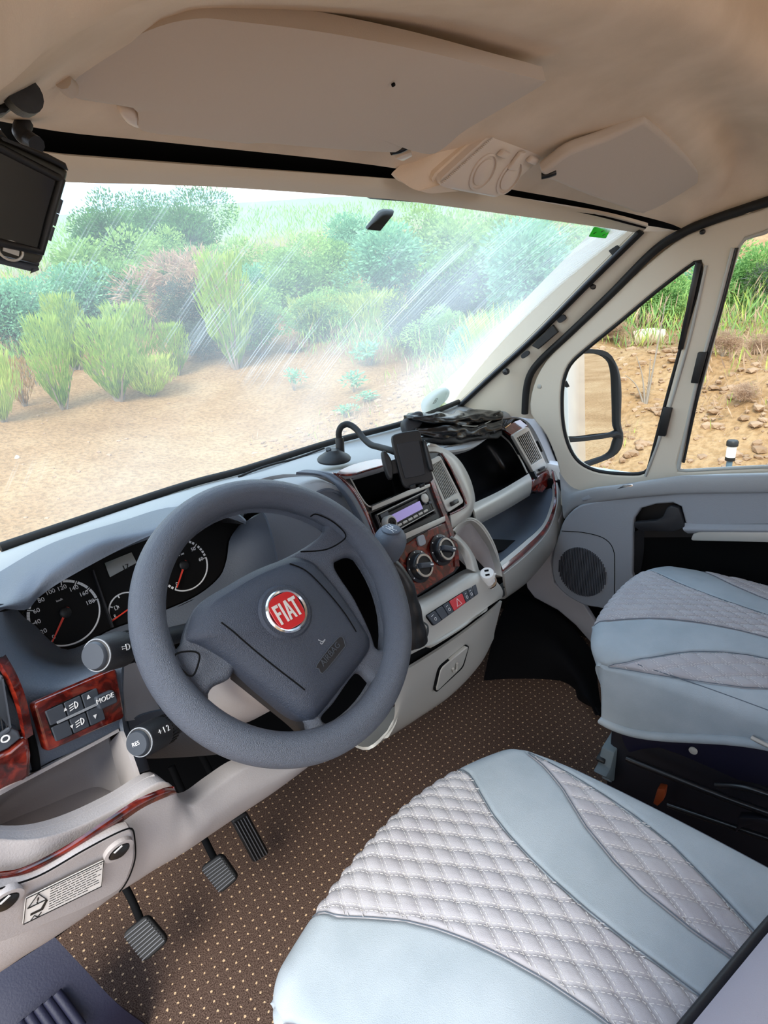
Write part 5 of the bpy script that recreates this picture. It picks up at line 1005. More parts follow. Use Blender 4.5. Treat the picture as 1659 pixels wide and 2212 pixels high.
def seat(label, cx, yf, zt, skirt, rnd_=.06, W=.232, R=.045, rise=.5, tucky=.015, rexp=4.5, wide=0):
    T = thing('cab_seat', label, 'seat', (cx, yf-.28, 0))
    Sk = skirt
    WR = W+wide; SM = W+R*PI/2+Sk; SMR = WR+R*PI/2+Sk; DEP = .56
    def prof(d, sc=1):
        if d <= 0: return 0, 0
        if d < R*PI/2: a = d/R; return R*math.sin(a), R*(1-math.cos(a))
        return R, R+(d-R*PI/2)*sc
    def base_pt(s, t):
        W2 = WR if s > 0 else W; e1, e2 = max(abs(s)-W2, 0), max(-t, 0); d = math.hypot(e1, e2)
        o, fall = prof(min(d, R*PI/2+Sk), 1-rise*sst(.02, .36, t)); d = max(d, 1e-9)
        x = math.copysign(min(abs(s), W2)+o*e1/d, s); y = max(t, 0)-o*e2/d
        k = min(1, abs(x)/(W2+R))
        yy = y+rnd_*(1 if s > 0 or rexp > 4 else .3)*k**rexp+.012*k*k
        xx = x*(1-.05*max(0, (.10-max(y, -.05))/.15)**2)
        crown = .030*(1-k*k)-.020*((max(y, 0)-.22)/.34)**2
        tuck = max(0, fall-R*.6)/max(.02, Sk)
        return V((cx+xx*(1-.02*tuck), yf-yy-tucky*tuck*(e2/d)**2, zt+crown-fall))
    def groove(s, t, quilt, ed):
        pitch = PITCH if abs(s) < lerp_tab(QH, t)+.002 else .034; fd = min(1, ed/.004)
        g = -.0045*math.exp(-(ed/.0035)**2)
        if quilt:
            for sg in (1, -1):
                u = (s+sg*TAN*t)/pitch; d = abs(u-round(u))*pitch*math.cos(math.radians(29)); g += fd*(-.0027*math.exp(-(d/.0045)**2)+.0011)
        return g
    def P3(s, t, quilt=False, ed=1):
        p = base_pt(s, t); a = base_pt(s+.002, t)-base_pt(s-.002, t); b = base_pt(s, t+.002)-base_pt(s, t-.002)
        n = a.cross(b); n = -n if n.z < 0 or (n.z == 0) else n
        if n.length < 1e-9: n = V((0, 0, 1))
        n.normalize()
        if n.z < .02:
            c = V((cx, yf-.25, p.z)); n = n if n.dot(p-c) > 0 else -n
        return p+n*groove(s, t, quilt, ed)
    t0 = -(R*PI/2+Sk); rows = [t0+Sk*(i/12) for i in range(12)]+[-R*PI/2+R*PI/2*i/20 for i in range(20)]+[DEP*i/170 for i in range(171)]
    def strip(name, lo, hi, n, mt, quilt, eds):
        vs = []; fs = []
        for t in rows:
            a, b = lo(t), hi(t)
            for j in range(n+1):
                f = j/n; s = a+(b-a)*f; ed = 1
                if eds[0]: ed = min(ed, abs(s-a))
                if eds[1]: ed = min(ed, abs(b-s))
                vs.append(P3(s, t, quilt and b-a > .004, ed))
        for i in range(len(rows)-1):
            for j in range(n): q = i*(n+1)+j; fs.append((q, q+1, q+n+2, q+n+1))
        me = bpy.data.meshes.new(name); me.from_pydata([tuple(v) for v in vs], [], fs); me.polygons.foreach_set('use_smooth', [True]*len(fs)); me.update()
        return link(name, me, mt, T)
    qh = lambda t: lerp_tab(QH, t); li = lambda t: lerp_tab(LI, t); lo_ = lambda t: lerp_tab(LO, t)
    strip('side_panel', lambda t: -SM, lambda t: -lo_(t), 44, m_seat, False, (0, 1))
    strip('quilted_leaf', lambda t: -lo_(t), lambda t: -li(t), 34, m_quilt, True, (1, 1))
    strip('cushion_band', lambda t: -li(t), lambda t: -qh(t), 40, m_seat, False, (1, 1))
    strip('quilted_centre', lambda t: -qh(t), lambda t: qh(t), 84, m_quilt, True, (1, 1))
    strip('cushion_band', qh, li, 40, m_seat, False, (1, 1))
    strip('quilted_leaf', li, lo_, 34, m_quilt, True, (1, 1))
    strip('side_panel', lo_, lambda t: SMR, 50, m_seat, False, (1, 0))
    # seams and stitches
    tt = [-.05+.02*i for i in range(31)]
    for sg in (-1, 1):
        for fn_, rng in ((qh, (-.05, .56)), (li, (.005, .55)), (lo_, (.005, .55))):
            pts = [P3(sg*fn_(t), t)-V((0, 0, .0008)) for t in [rng[0]+(rng[1]-rng[0])*i/40 for i in range(41)]]
            tube('seam', pts, .0007, m_seam, T, n=6, seg=0)
        pts = [P3(sg*((WR if sg > 0 else W)+R*.55), t)-V((0, 0, .0005)) for t in [.07+.48*i/40 for i in range(41)]]; tube('seam', pts, .0011, m_seam, T, n=6, seg=0)
    bm = bmesh.new()
    def dash_(p, q, nrm):
        d = (q-p); w = d.cross(nrm).normalized()*.0005; h = nrm*.0007
        v = [bm.verts.new(x) for x in (p-w, p+w, q+w, q-w, p-w*.6+h, p+w*.6+h, q+w*.6+h, q-w*.6+h)]
        for f in ((4, 5, 6, 7), (0, 1, 5, 4), (1, 2, 6, 5), (2, 3, 7, 6), (3, 0, 4, 7)): bm.faces.new([v[i] for i in f])
    for sg in (1, -1):
        for k, pitch in [(k, PITCH) for k in range(-16, 17)]+[(k, .034) for k in range(-16, 17)]:
            for off in (-.0028, .0028):
                t = -.045
                while t < .55:
                    s = k*pitch-sg*TAN*t+off; t2 = t+.0040; s2 = k*pitch-sg*TAN*t2+off
                    if (abs(s) < qh(t)-.003) if pitch == PITCH else (li(t)+.003 < abs(s) < lo_(t)-.003):
                        p, q = P3(s, t, True), P3(s2, t2, True); dash_(p, q, V((0, 0, 1)) if t > 0 else V((0, -.6, .8)) if False else V((0, .5, .85)))
                    t += .0062
    me = bpy.data.meshes.new('stitching'); bm.to_mesh(me); bm.free(); link('stitching', me, m_thread, T, kind='stuff')
    # bottom roll of the cover
    DM = R*PI/2+Sk; cor = [(W+DM*math.cos(PI/2*i/6), -DM*math.sin(PI/2*i/6)) for i in range(7)]
    per = [base_pt(-SM, DEP*(1-i/20)) for i in range(20)]+[base_pt(-a, b) for a, b in cor]+[base_pt(W*(i/7*2-1), t0) for i in range(1, 7)]+[base_pt(a+wide, b) for a, b in reversed(cor)]+[base_pt(SMR, DEP*i/20) for i in range(1, 21)]
    tube('cover_hem', [p+V((0, 0, -.004)) for p in per], .010, m_seat, T, n=12, seg=120)
    # cushion underside, backrest, pedestal
    block('cushion_pan', (cx, yf-.32, zt-.135), .42, .44, .05, m_base, T, .01)
    return T, base_pt
ds, dbp = seat('pale blue quilted driver seat in the foreground beside the entry step', -.386, -.146, .437, .10, .052, .227, .045, .5, .015, 2.0, .026)
# driver backrest: rises at the lower right corner of the picture
def backrest(T, cx, yb, zb, w, turn=0):
    prof_ = [(0, 0), (-.005, .05), (-.03, .12), (-.10, .35), (-.17, .62)]
    vs = []; n = 40; fs = []
    for j, (y, z) in enumerate(cr([V((0, a, b)) for a, b in prof_], 24)[k].yz for k in range(24)):
        e = min(1, .9+j*.02)
        for k in range(n):
            t = 2*PI*k/n; ct, st_ = math.cos(t), math.sin(t)
            vs.append(V((cx+w*e*math.copysign(abs(ct)**.35, ct), yb+y-.06+.06*math.copysign(abs(st_)**.45, st_)-turn*w*e*math.copysign(abs(ct)**.35, ct), zb+z)))
    fs = [(j*n+k, j*n+(k+1) % n, (j+1)*n+(k+1) % n, (j+1)*n+k) for j in range(23) for k in range(n)]+[tuple(range(n)), tuple(23*n+k for k in range(n))]
    return mk('backrest', vs, fs, m_lilac, T, sharp=60)
backrest(ds, -.40, -.53, .46, .25, .26)
tube('backrest_piping', [V((-.40+.25*u_, -.526-.26*.25*u_-.05*abs(u_)**14, .485)) for u_ in [-1+k/15 for k in range(31)]], .0055, m_dark, ds, n=8, seg=60)
block('pedestal', (-.415, -.40, .14), .40, .40, .28, m_base, ds, .01)
pz, pbp = seat('pale blue quilted passenger seat with black pedestal by the passenger door', .470, -.150, .437, .140, .04, .228, .032, .85, .06)
backrest(pz, .445, -.62, .46, .25)
block('pedestal', (.46, -.44, .12), .42, .46, .24, m_base, pz, .012)
# exposed rails and covers under the passenger seat
zQ = crop(1250, 1520, 4.056)
def bq(pts): return [P(*zQ(a, b), x=c) for a, b, c in pts]
prism('front_cover', [P(*zQ(a, b), y=-.20) for a, b in [(310, 205), (350, 205), (385, 360), (300, 470), (300, 540), (240, 570), (195, 630), (125, 590), (170, 510), (200, 380)]], V((0, -.03, 0)), m_basegrey, pz, .003)
prism('cover_latch', [P(*zQ(a, b), y=-.205) for a, b in [(225, 575), (310, 595), (285, 680), (200, 650)]], V((0, -.02, 0)), m_basegrey, pz, .002)
prism('cover_tab', [P(*zQ(a, b), y=-.195) for a, b in [(205, 390), (230, 425), (165, 510), (145, 490), (150, 470)]], V((0, -.02, 0)), m_black, pz, .002)
prism('side_cover', bq([(345, 215, .215), (1500, 300, .215), (1800, 330, .215), (1800, 760, .215), (1400, 680, .215), (900, 460, .215), (700, 390, .215), (540, 410, .215), (440, 440, .215), (390, 360, .215)]), V((.02, 0, 0)), mat('navy_side_cover', '#0c0e26', .5), pz, .005)
tube('seat_rail', bq([(420, 480, .20), (640, 570, .20), (1300, 830, .20), (1900, 1040, .20)]), .007, m_satin, pz, n=8)
tube('seat_rail', bq([(780, 885, .20), (1100, 995, .20), (1800, 1230, .20)]), .006, m_satin, pz, n=8)
tube('rail_lever', bq([(1200, 715, .19), (1450, 735, .19), (1700, 810, .19), (1900, 870, .19)]), .006, m_satin, pz, n=8)
tube('recline_strip', bq([(1510, 295, .20), (1650, 365, .20), (1900, 480, .20)]), .004, m_silver, pz, n=8)
lathe('cover_screw', [(.008, 0), (.008, .003), (0, .004)], bq([(1005, 408, .213)])[0], (-1, 0, 0), m_silver, pz, n=14)
prism('brown_latch', bq([(690, 745, .20), (755, 760, .20), (740, 850, .20), (690, 900, .20), (650, 875, .20)]), V((.02, 0, 0)), m_orange, pz, .002)
prism('rail_bracket', bq([(1400, 1000, .19), (1600, 1010, .19), (1800, 1060, .19), (1800, 1110, .19), (1560, 1050, .19), (1420, 1090, .19), (1370, 1140, .19)]), V((.02, 0, 0)), m_base, pz, .003)
# fuzzy black underlay edge beside the passenger mat
# ================================================================== OUTSIDE
def ter(x, y):
    z = -.62+.125*max(0, y-1.8)+.02*max(0, -y-4)
    w = 1-sst(2.2, 5.5, y)
    b = .35*max(0, min(x, 5.2)-2.4)+.03*max(0, x-5.2)
    z += b*w+(1-w)*.09*max(0, x-3)+.05*max(0, -x-6)
    r = math.hypot(x, y)
    if r > 1.6: z += .05*noise.noise(V((x*.7, y*.7, 0)))+.02*noise.noise(V((x*2.6, y*2.6, 3)))
    if x > 2.4 and y < 5: z += (.10*noise.noise(V((x*1.7, y*1.7, 8)))+.05*noise.noise(V((x*5, y*5, 8))))*w
    m_ = math.exp(-((x-5.5)/1.2)**2-((y-9.5)/1.1)**2)*.35
    return z+m_
m_soil = mat('sandy_soil', '#dcb896', .95, spec=.1)
def soil_nodes():
    t = m_soil.node_tree; b = t.nodes['Principled BSDF']; L = t.links.new; N = t.nodes.new; co = N('ShaderNodeTexCoord')
    n1 = N('ShaderNodeTexNoise'); n1.inputs['Scale'].default_value = .6; n1.inputs['Detail'].default_value = 8; n1.inputs['Roughness'].default_value = .65; L(co.outputs['Object'], n1.inputs['Vector'])
    r1 = N('ShaderNodeValToRGB'); e = r1.color_ramp.elements; e[0].position = .35; e[0].color = lin('#8f6c49'); e[1].position = .66; e[1].color = lin('#ad8d69'); x = e.new(.5); x.color = lin('#9e7b57'); L(n1.outputs[0], r1.inputs[0])
    n2 = N('ShaderNodeTexNoise'); n2.inputs['Scale'].default_value = 22; n2.inputs['Detail'].default_value = 5; L(co.outputs['Object'], n2.inputs['Vector'])
    sp2 = N('ShaderNodeSeparateXYZ'); L(co.outputs['Object'], sp2.inputs[0]); mf = N('ShaderNodeMapRange'); mf.inputs[1].default_value = 11; mf.inputs[2].default_value = 30; L(sp2.outputs['Y'], mf.inputs[0]); mg = N('ShaderNodeMix'); mg.data_type = 'RGBA'; L(mf.outputs[0], mg.inputs['Factor']); L(r1.outputs[0], mg.inputs['A']); mg.inputs['B'].default_value = lin('#8d9a83')  # far ground turns scrub green, with distance haze mixed into the colour
    r2 = N('ShaderNodeValToRGB'); r2.color_ramp.elements[0].position = .38; r2.color_ramp.elements[0].color = (.72, .68, .62, 1); r2.color_ramp.elements[1].position = .55; r2.color_ramp.elements[1].color = (1, 1, 1, 1); L(n2.outputs[0], r2.inputs[0])
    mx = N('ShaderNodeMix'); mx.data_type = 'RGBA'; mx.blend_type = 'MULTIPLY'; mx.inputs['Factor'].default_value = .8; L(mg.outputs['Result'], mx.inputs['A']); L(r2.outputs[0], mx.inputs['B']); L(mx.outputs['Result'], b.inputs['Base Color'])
    bp = N('ShaderNodeBump'); bp.inputs['Strength'].default_value = .7; bp.inputs['Distance'].default_value = .05; L(n2.outputs[0], bp.inputs['Height']); L(bp.outputs[0], b.inputs['Normal'])
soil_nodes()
GX, GY = [], []
for i in range(150): f = -1+2*i/149; GX.append(1.5+math.sinh(f*4.0)*3.4)
for i in range(150): f = -1+2*i/149; GY.append(3+math.sinh(f*4.0)*3.6)
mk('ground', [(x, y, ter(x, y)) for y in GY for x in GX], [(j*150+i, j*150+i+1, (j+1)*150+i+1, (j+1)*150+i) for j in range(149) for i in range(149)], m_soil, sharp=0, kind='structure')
def G(pxx, pyy, far=60):
    d = ray(pxx, pyy).normalized(); t = 1.5
    while t < far:
        p = CAM+d*t
        if p.z < ter(p.x, p.y): return V((p.x, p.y, ter(p.x, p.y)))
        t += .03+t*.004
    p = CAM+d*far; return V((p.x, p.y, ter(p.x, p.y)))
# distant ridges
m_far = mat('hazy_far_ridge', '#a9bccf', 1, spec=0, var=(.01, '#9db1c4')); m_near = mat('hazy_scrub_hill', '#93a98f', 1, spec=0, var=(.03, '#a2ad97'))  # atmospheric haze painted into both hill colours
def ridge(name, pts, y, base, mt, **kw):
    top = cr([P(a, b, y=y) for a, b in pts], 60); vs = []
    for i, p in enumerate(top): q = p+V((0, 0, y*.006*noise.noise(V((i*.5, 0, y))))); vs += [q, V((q.x, y-.25*y*.4, base)), V((q.x, y*1.3, base))]
    fs = []
    for i in range(59): a = i*3; fs += [(a, a+1, a+4, a+3), (a, a+3, a+5, a+2)]
    mk(name, vs, fs, mt, sharp=0, kind='structure', **kw)
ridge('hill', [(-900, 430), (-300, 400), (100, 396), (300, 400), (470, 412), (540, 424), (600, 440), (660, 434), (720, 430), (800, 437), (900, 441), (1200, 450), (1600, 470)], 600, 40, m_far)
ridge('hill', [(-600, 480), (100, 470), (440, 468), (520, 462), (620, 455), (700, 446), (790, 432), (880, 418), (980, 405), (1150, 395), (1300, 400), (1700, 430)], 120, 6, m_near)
# ------------------------------------------------------------------ plants
def leafm(name, a, b, sc=3): 
    m = mat(name, a, .85, var=(sc, b), spec=.1)
    t = m.node_tree; bs = t.nodes['Principled BSDF']; out = t.nodes['Material Output']; tl = t.nodes.new('ShaderNodeBsdfTranslucent'); ms = t.nodes.new('ShaderNodeMixShader'); ms.inputs[0].default_value = .35
    src = bs.inputs['Base Color'].links[0].from_socket; t.links.new(src, tl.inputs[0]); t.links.new(bs.outputs[0], ms.inputs[1]); t.links.new(tl.outputs[0], ms.inputs[2]); t.links.new(ms.outputs[0], out.inputs[0]); return m
m_pine = leafm('pine_needles', '#6b9a55', '#4b7a4c'); m_shrub = leafm('dusty_shrub_leaf', '#9cb86c', '#78a263'); m_broom = leafm('broom_stem', '#a4b556', '#84a34c', 6)
m_dry = leafm('dry_grass', '#c9a98c', '#a58a76', 5); m_teal = leafm('blue_green_leaf', '#96c29a', '#74aa86', 8); m_yel = leafm('yellow_green_grass', '#bcc468', '#9cb056', 6); m_twig = mat('grey_twig', '#8d8074', .9)
m_oro = leafm('rusty_stem', '#b58a52', '#96743f', 6); m_darkb = leafm('dark_bramble', '#667058', '#565c56', 6)
def quad_leaf(vs, fs, p, d, l, w):
    d = d.normalized(); s = d.orthogonal().normalized(); s = Matrix.Rotation(random.random()*6.28, 3, d)@s; i = len(vs)
    vs += [p-d*l*.1, p+d*l*.45+s*w, p+d*l, p+d*l*.45-s*w]; fs.append((i, i+1, i+2, i+3))
def rnd(): 
    while True:
        v = V((random.uniform(-1, 1), random.uniform(-1, 1), random.uniform(-1, 1)))
        if .05 < v.length < 1: return v
def me_(name, vs, fs, mt):
    m = bpy.data.meshes.new(name); m.from_pydata([tuple(v) for v in vs], [], fs); m.materials.append(mt); m.update(); return m
def stems(n, h, spread, thick=.012):
    vs = []; fs = []
    for k in range(n):
        a = random.random()*6.28; r = spread*random.random(); q0 = V((.08*math.cos(a)*r, .08*math.sin(a)*r, -.05)); q2 = V((math.cos(a)*r, math.sin(a)*r, h*random.uniform(.6, 1))); q1 = q0.lerp(q2, .5)+V((0, 0, .12*h))
        pr = [q0, q1, q2]
        for i, p in enumerate(pr):
            w = thick*(1-i*.42)
            for j in range(3): vs.append(p+V((w*math.cos(j*2.1), w*math.sin(j*2.1), 0)))
        b = len(vs)-9
        for i in range(2):
            for j in range(3): fs.append((b+i*3+j, b+i*3+(j+1) % 3, b+i*3+3+(j+1) % 3, b+i*3+3+j))
    return vs, fs
def blob_mesh(name, mt, n, lobes, l, w, flat=.8):
    """rounded shrub or crown of unit height built of many small leaves on several lobes"""
    vs = []; fs = []; L_ = []
    for k in range(lobes): a = random.random()*6.28; r = random.uniform(.0, .34); L_.append((V((r*math.cos(a), r*math.sin(a), random.uniform(.30, .72))), random.uniform(.18, .30)))
    for k in range(n):
        c, r = random.choice(L_); d = rnd().normalized(); q = c+d*r*random.uniform(.55, 1.05)*V((1, 1, flat)).length/1.7
        if q.z < .02: q.z = .02+random.random()*.1
        quad_leaf(vs, fs, q, (d+rnd()*.8+V((0, 0, .3))), l*random.uniform(.6, 1.3), w)
    return me_(name, vs, fs, mt)
def broom_mesh(name, mt, n, l, w, spread=.22):
    vs = []; fs = []
    for k in range(n):
        a = random.random()*6.28; t = random.random(); r = spread*(.12+.9*math.sin(min(1, t*1.15)*PI*.75))*math.sqrt(random.random()); p = V((r*math.cos(a), r*math.sin(a), .03+t*.9))
        quad_leaf(vs, fs, p, V((math.cos(a)*.25, math.sin(a)*.25, 1))+rnd()*.25, l*random.uniform(.6, 1.3), w)
    return me_(name, vs, fs, mt)
PM = {'pine': (blob_mesh('f', m_pine, 12000, 13, .036, .007), 'foliage'), 'shrub': (blob_mesh('f', m_shrub, 8500, 10, .036, .009), 'foliage'), 'teal': (blob_mesh('f', m_teal, 6500, 9, .044, .011), 'foliage'),
      'dark': (blob_mesh('f', m_darkb, 6000, 9, .045, .006), 'foliage'), 'dry': (blob_mesh('f', m_dry, 4200, 9, .10, .006), 'foliage'),
      'broom': (broom_mesh('f', m_broom, 1500, .11, .006), 'foliage'), 'rust': (broom_mesh('f', m_oro, 900, .12, .006, .3), 'foliage'), 'yel': (broom_mesh('f', m_yel, 1500, .20, .007, .42), 'foliage'),
      'sprig': (blob_mesh('f', m_teal, 170, 4, .20, .035), 'foliage')}
SM_ = me_('stem', *stems(9, .62, .30), m_twig)
def plant(name, label, cat, kind, at, h, wd=None, group=None):
    t = thing(name, label, cat, tuple(at), group)
    for nm, me in ((PM[kind][1], PM[kind][0]), ('stems', SM_)):
        o = bpy.data.objects.new(nm, me); COL.objects.link(o); o.parent = t
    wd = wd or h; t.scale = (wd, wd, h); t.rotation_euler = (0, 0, random.random()*6.28); return t
def at_px(a, b, top, wpx=None):
    """plant standing where the photograph shows its foot; height from the depth there"""
    g = G(a, b); d = (g-CAM).dot(CF); return g, max(.08, (b-top)*d/FPX*.98), (wpx*d/FPX if wpx else None)
# shrubs and clumps whose foot the photograph shows
for nm, lab, cat, kind, a, b, top, wp_ in [
    ('broom_clump', 'upright green broom clump nearest the left edge of the windscreen row', 'shrub', 'broom', 138, 888, 688, 190),
    ('broom_clump', 'yellowing broom clump low at the far left below the monitor', 'shrub', 'yel', 10, 915, 770, 130),
    ('broom_clump', 'rusty brown stemmed clump between the two leftmost clumps', 'shrub', 'rust', 55, 880, 775, 110),
    ('broom_clump', 'broad yellow green broom clump in the middle of the left row', 'shrub', 'broom', 258, 868, 690, 260),
    ('broom_clump', 'low yellow tuft at the foot of the left broom row', 'shrub', 'yel', 330, 858, 775, 150),
    ('broom_clump', 'tall slim broom clump standing alone on the sand left of centre', 'shrub', 'broom', 512, 798, 560, 260),
    ('broom_clump', 'green broom clump at the right end of the left row', 'shrub', 'broom', 385, 812, 700, 160),
    ('broom_clump', 'olive broom clump just behind the left row', 'shrub', 'broom', 300, 830, 660, 240),
    ('broom_clump', 'broom clump behind the rusty stems at far left', 'shrub', 'broom', 165, 800, 640, 200),
    ('dry_mound', 'dry pinkish beige mound of dead brush behind the left row', 'brush', 'dry', 400, 720, 545, 250),
    ('bramble', 'dark grey bramble under the dry beige mound', 'shrub', 'dark', 420, 745, 600, 170),
    ('bramble', 'grey bramble tangle beside the tall lone broom clump', 'shrub', 'dark', 440, 780, 690, 170),
    ('bramble', 'dark tangle of dead stems at the far left', 'shrub', 'dark', 40, 760, 620, 240),
    ('grass_clump', 'yellow green grass clump at the back of the sandy clearing', 'grass', 'yel', 690, 735, 650, 170),
    ('grass_clump', 'wide yellow green grass clump right of the first in the clearing', 'grass', 'yel', 800, 725, 640, 200),
    ('leafy_sprig', 'small blue green leafy plant on the sand above the phone holder', 'plant', 'sprig', 765, 848, 800, 60),
    ('leafy_sprig', 'small blue green plant at the back of the sandy clearing', 'plant', 'sprig', 800, 790, 735, 80),
    ('leafy_sprig', 'thin seedling alone in the middle of the sand', 'plant', 'sprig', 636, 845, 795, 45),
    ('leafy_sprig', 'small leafy plant nearest the dashboard on the sand', 'plant', 'sprig', 748, 905, 875, 50),
    ('leafy_sprig', 'leafy plant at the right edge of the sand', 'plant', 'sprig', 790, 870, 845, 60),
    ('grass_tuft', 'dry grass tuft on the sand before the tall lone clump', 'grass', 'dry', 640, 760, 735, 60)]:
    g, h, w = at_px(a, b, top, wp_); plant(nm, lab, cat, kind, g, h, w)
# shrubs whose feet are hidden: given a distance along their line of sight
def deep(a, top, dist):
    d = ray(a, top).normalized(); p = CAM+d*(dist/math.hypot(d.x, d.y)); z = ter(p.x, p.y); return V((p.x, p.y, z)), max(.3, p.z-z)
for nm, lab, cat, kind, a, top, dist, k in [
    ('pine_tree', 'dark round pine tree at the upper left against the sky', 'tree', 'pine', 400, 385, 21, 1.0),
    ('pine_tree', 'pine tree partly behind the monitor at the upper left', 'tree', 'pine', 215, 395, 23, 1.0),
    ('shrub', 'pale green shrub between the dry mound and the mirror pad', 'shrub', 'shrub', 620, 500, 12, 1.2),
    ('shrub', 'tall hazy green shrub under the dark blind guide strip', 'shrub', 'teal', 740, 455, 19, 1.2),
    ('shrub', 'tall hazy green shrub between mirror pad and lamp', 'shrub', 'shrub', 930, 430, 17, 1.2),
    ('shrub', 'tall green shrub filling the top right of the windscreen', 'shrub', 'shrub', 1090, 425, 14, 1.2),
    ('shrub', 'tall green shrub directly below the green sticker', 'shrub', 'shrub', 1240, 440, 11, 1.2),
    ('shrub', 'loose green bush behind the tall lone broom clump', 'shrub', 'shrub', 540, 600, 10, 1.2),
    ('shrub', 'green bush half way up between clearing and mirror pad', 'shrub', 'shrub', 680, 610, 10.5, 1.4),
    ('shrub', 'green bush at the right end of the yellow grass', 'shrub', 'shrub', 960, 650, 8.2, 1.4),
    ('pine_tree', 'pine tree between the two other pines at the upper left', 'tree', 'pine', 310, 400, 26, 1.1),
    ('shrub', 'light green shrub right below the dark round pine', 'shrub', 'shrub', 470, 500, 15, 1.1),
    ('shrub', 'light green shrub below the middle pine', 'shrub', 'shrub', 330, 480, 17.5, 1.1),
    ('shrub', 'green shrub right beside the edge of the monitor', 'shrub', 'shrub', 190, 470, 13, 1.3),
    ('shrub', 'loose blue green shrub right of the corner of the monitor', 'shrub', 'teal', 150, 560, 12.5, 1.2),
    ('shrub', 'leafy shrub under the left corner of the monitor', 'shrub', 'teal', 30, 590, 12, 1.3),
    ('shrub', 'blue green shrub right of the dry mound', 'shrub', 'teal', 560, 560, 13, 1.2),
    ('shrub', 'grey green scrub below the far hills', 'shrub', 'shrub', 600, 520, 19, 1.6),
    ('shrub', 'green shrub left behind the mirror pad', 'shrub', 'shrub', 700, 490, 15, 1.4),
    ('shrub', 'green shrub right behind the mirror pad', 'shrub', 'teal', 840, 470, 13, 1.4),
    ('shrub', 'dark hollow shrub right of the mirror pad', 'shrub', 'dark', 950, 560, 10.5, 1.4),
    ('shrub', 'large green shrub on the right half of the windscreen', 'shrub', 'shrub', 1010, 440, 11, 1.2),
    ('shrub', 'large pale green shrub under the green sticker', 'shrub', 'teal', 1160, 450, 9, 1.1),
    ('shrub', 'green shrub at the right edge of the windscreen', 'shrub', 'shrub', 1290, 470, 8.5, 1.1),
    ('shrub', 'low blue green bush at the right of the sandy clearing', 'shrub', 'teal', 1000, 700, 6.8, 1.3),
    ('shrub', 'yellow green bush low beside the right windscreen pillar', 'shrub', 'shrub', 1080, 640, 6.2, 1.2),
    ('shrub', 'green bush above the yellow grass clumps', 'shrub', 'shrub', 760, 600, 12, 1.3),
    ('shrub', 'dark bush at the back right of the clearing', 'shrub', 'dark', 890, 620, 9.5, 1.2),
    ('grass_clump', 'tall yellow green grass beside the right windscreen pillar', 'grass', 'yel', 1000, 790, 5.2, 1.2),
    ('grass_clump', 'tall grass low against the right windscreen pillar', 'grass', 'yel', 1100, 690, 5.4, 1.2),
    ('shrub', 'green shrub seen high in the quarter window', 'shrub', 'shrub', 1440, 560, 8.5, 1.2),
    ('shrub', 'grey green shrub left of the one high in the quarter window', 'shrub', 'teal', 1360, 600, 9, 1.2),
    ('shrub', 'green shrub at the top of the passenger side window', 'shrub', 'shrub', 1640, 490, 9, 1.2),
    ('shrub', 'darker shrub at the left edge of the passenger side window', 'shrub', 'teal', 1560, 540, 10, 1.2),
    ('shrub', 'shrub at the right edge of the passenger side window', 'shrub', 'dark', 1730, 540, 8.5, 1.2)]:
    g, h = deep(a, top, dist); plant(nm, lab, cat, kind, g, h, h*k)
for nm, lab, a, b, top, w_ in [('grass_tuft', 'dry grass tuft at the left of the passenger side window', 1560, 775, 715, 70), ('grass_tuft', 'dry grass tuft at the right of the passenger side window', 1640, 770, 720, 70), ('grass_tuft', 'dry tuft in the middle of the rubble bank', 1600, 870, 825, 70), ('grass_tuft', 'dry tuft under the shrub in the quarter window', 1330, 740, 690, 80)]:
    g, h, w = at_px(a, b, top, w_); plant(nm, lab, 'grass', 'dry', g, h, w)
# bare stems, fallen branches, pale log
def path(pts): return [G(a, b)+V((0, 0, e)) for a, b, e in pts]
b0 = G(1395, 875)
dsx = thing('bare_sapling', 'bare dry sapling with thin stems on the bank in the quarter window', 'sapling', tuple(b0))
for tp_ in ((1375, 770), (1405, 770), (1440, 640), (1350, 810)):
    d = (b0-CAM).dot(CF); e = CAM+ray(*tp_).normalized()*((b0-CAM).length); tube('stem', [b0-V((0, 0, .05)), b0.lerp(e, .5)+V((.02, 0, .03)), e], lambda t: .010*(1-.75*t), m_twig, dsx, n=6)
for lab, pts in (('pale fallen branch lying right of the left broom row', [(395, 768, .03), (440, 775, .10), (465, 768, .03)]), ('pale curved branch at the far left under the monitor', [(50, 730, .1), (95, 745, .2), (130, 790, .03)]), ('thin pale branch right of the left broom row, upper one', [(400, 760, .10), (430, 752, .18), (455, 765, .04)])):
    tube('fallen_branch', path(pts), lambda t: .022*(1-.6*t), m_twig, None, n=6, label=lab, cat='branch')
lg = [G(1368, 745), G(1430, 742)]
tube('log', [lg[0]+V((0, 0, .05)), lg[0].lerp(lg[1], .5)+V((0, 0, .08)), lg[1]+V((0, 0, .06))], .09, mat('bleached_wood', '#d3bfa6', .9, bump=(20, .5, .02)), None, n=10, label='bleached log lying on the bank in the quarter window', cat='log')
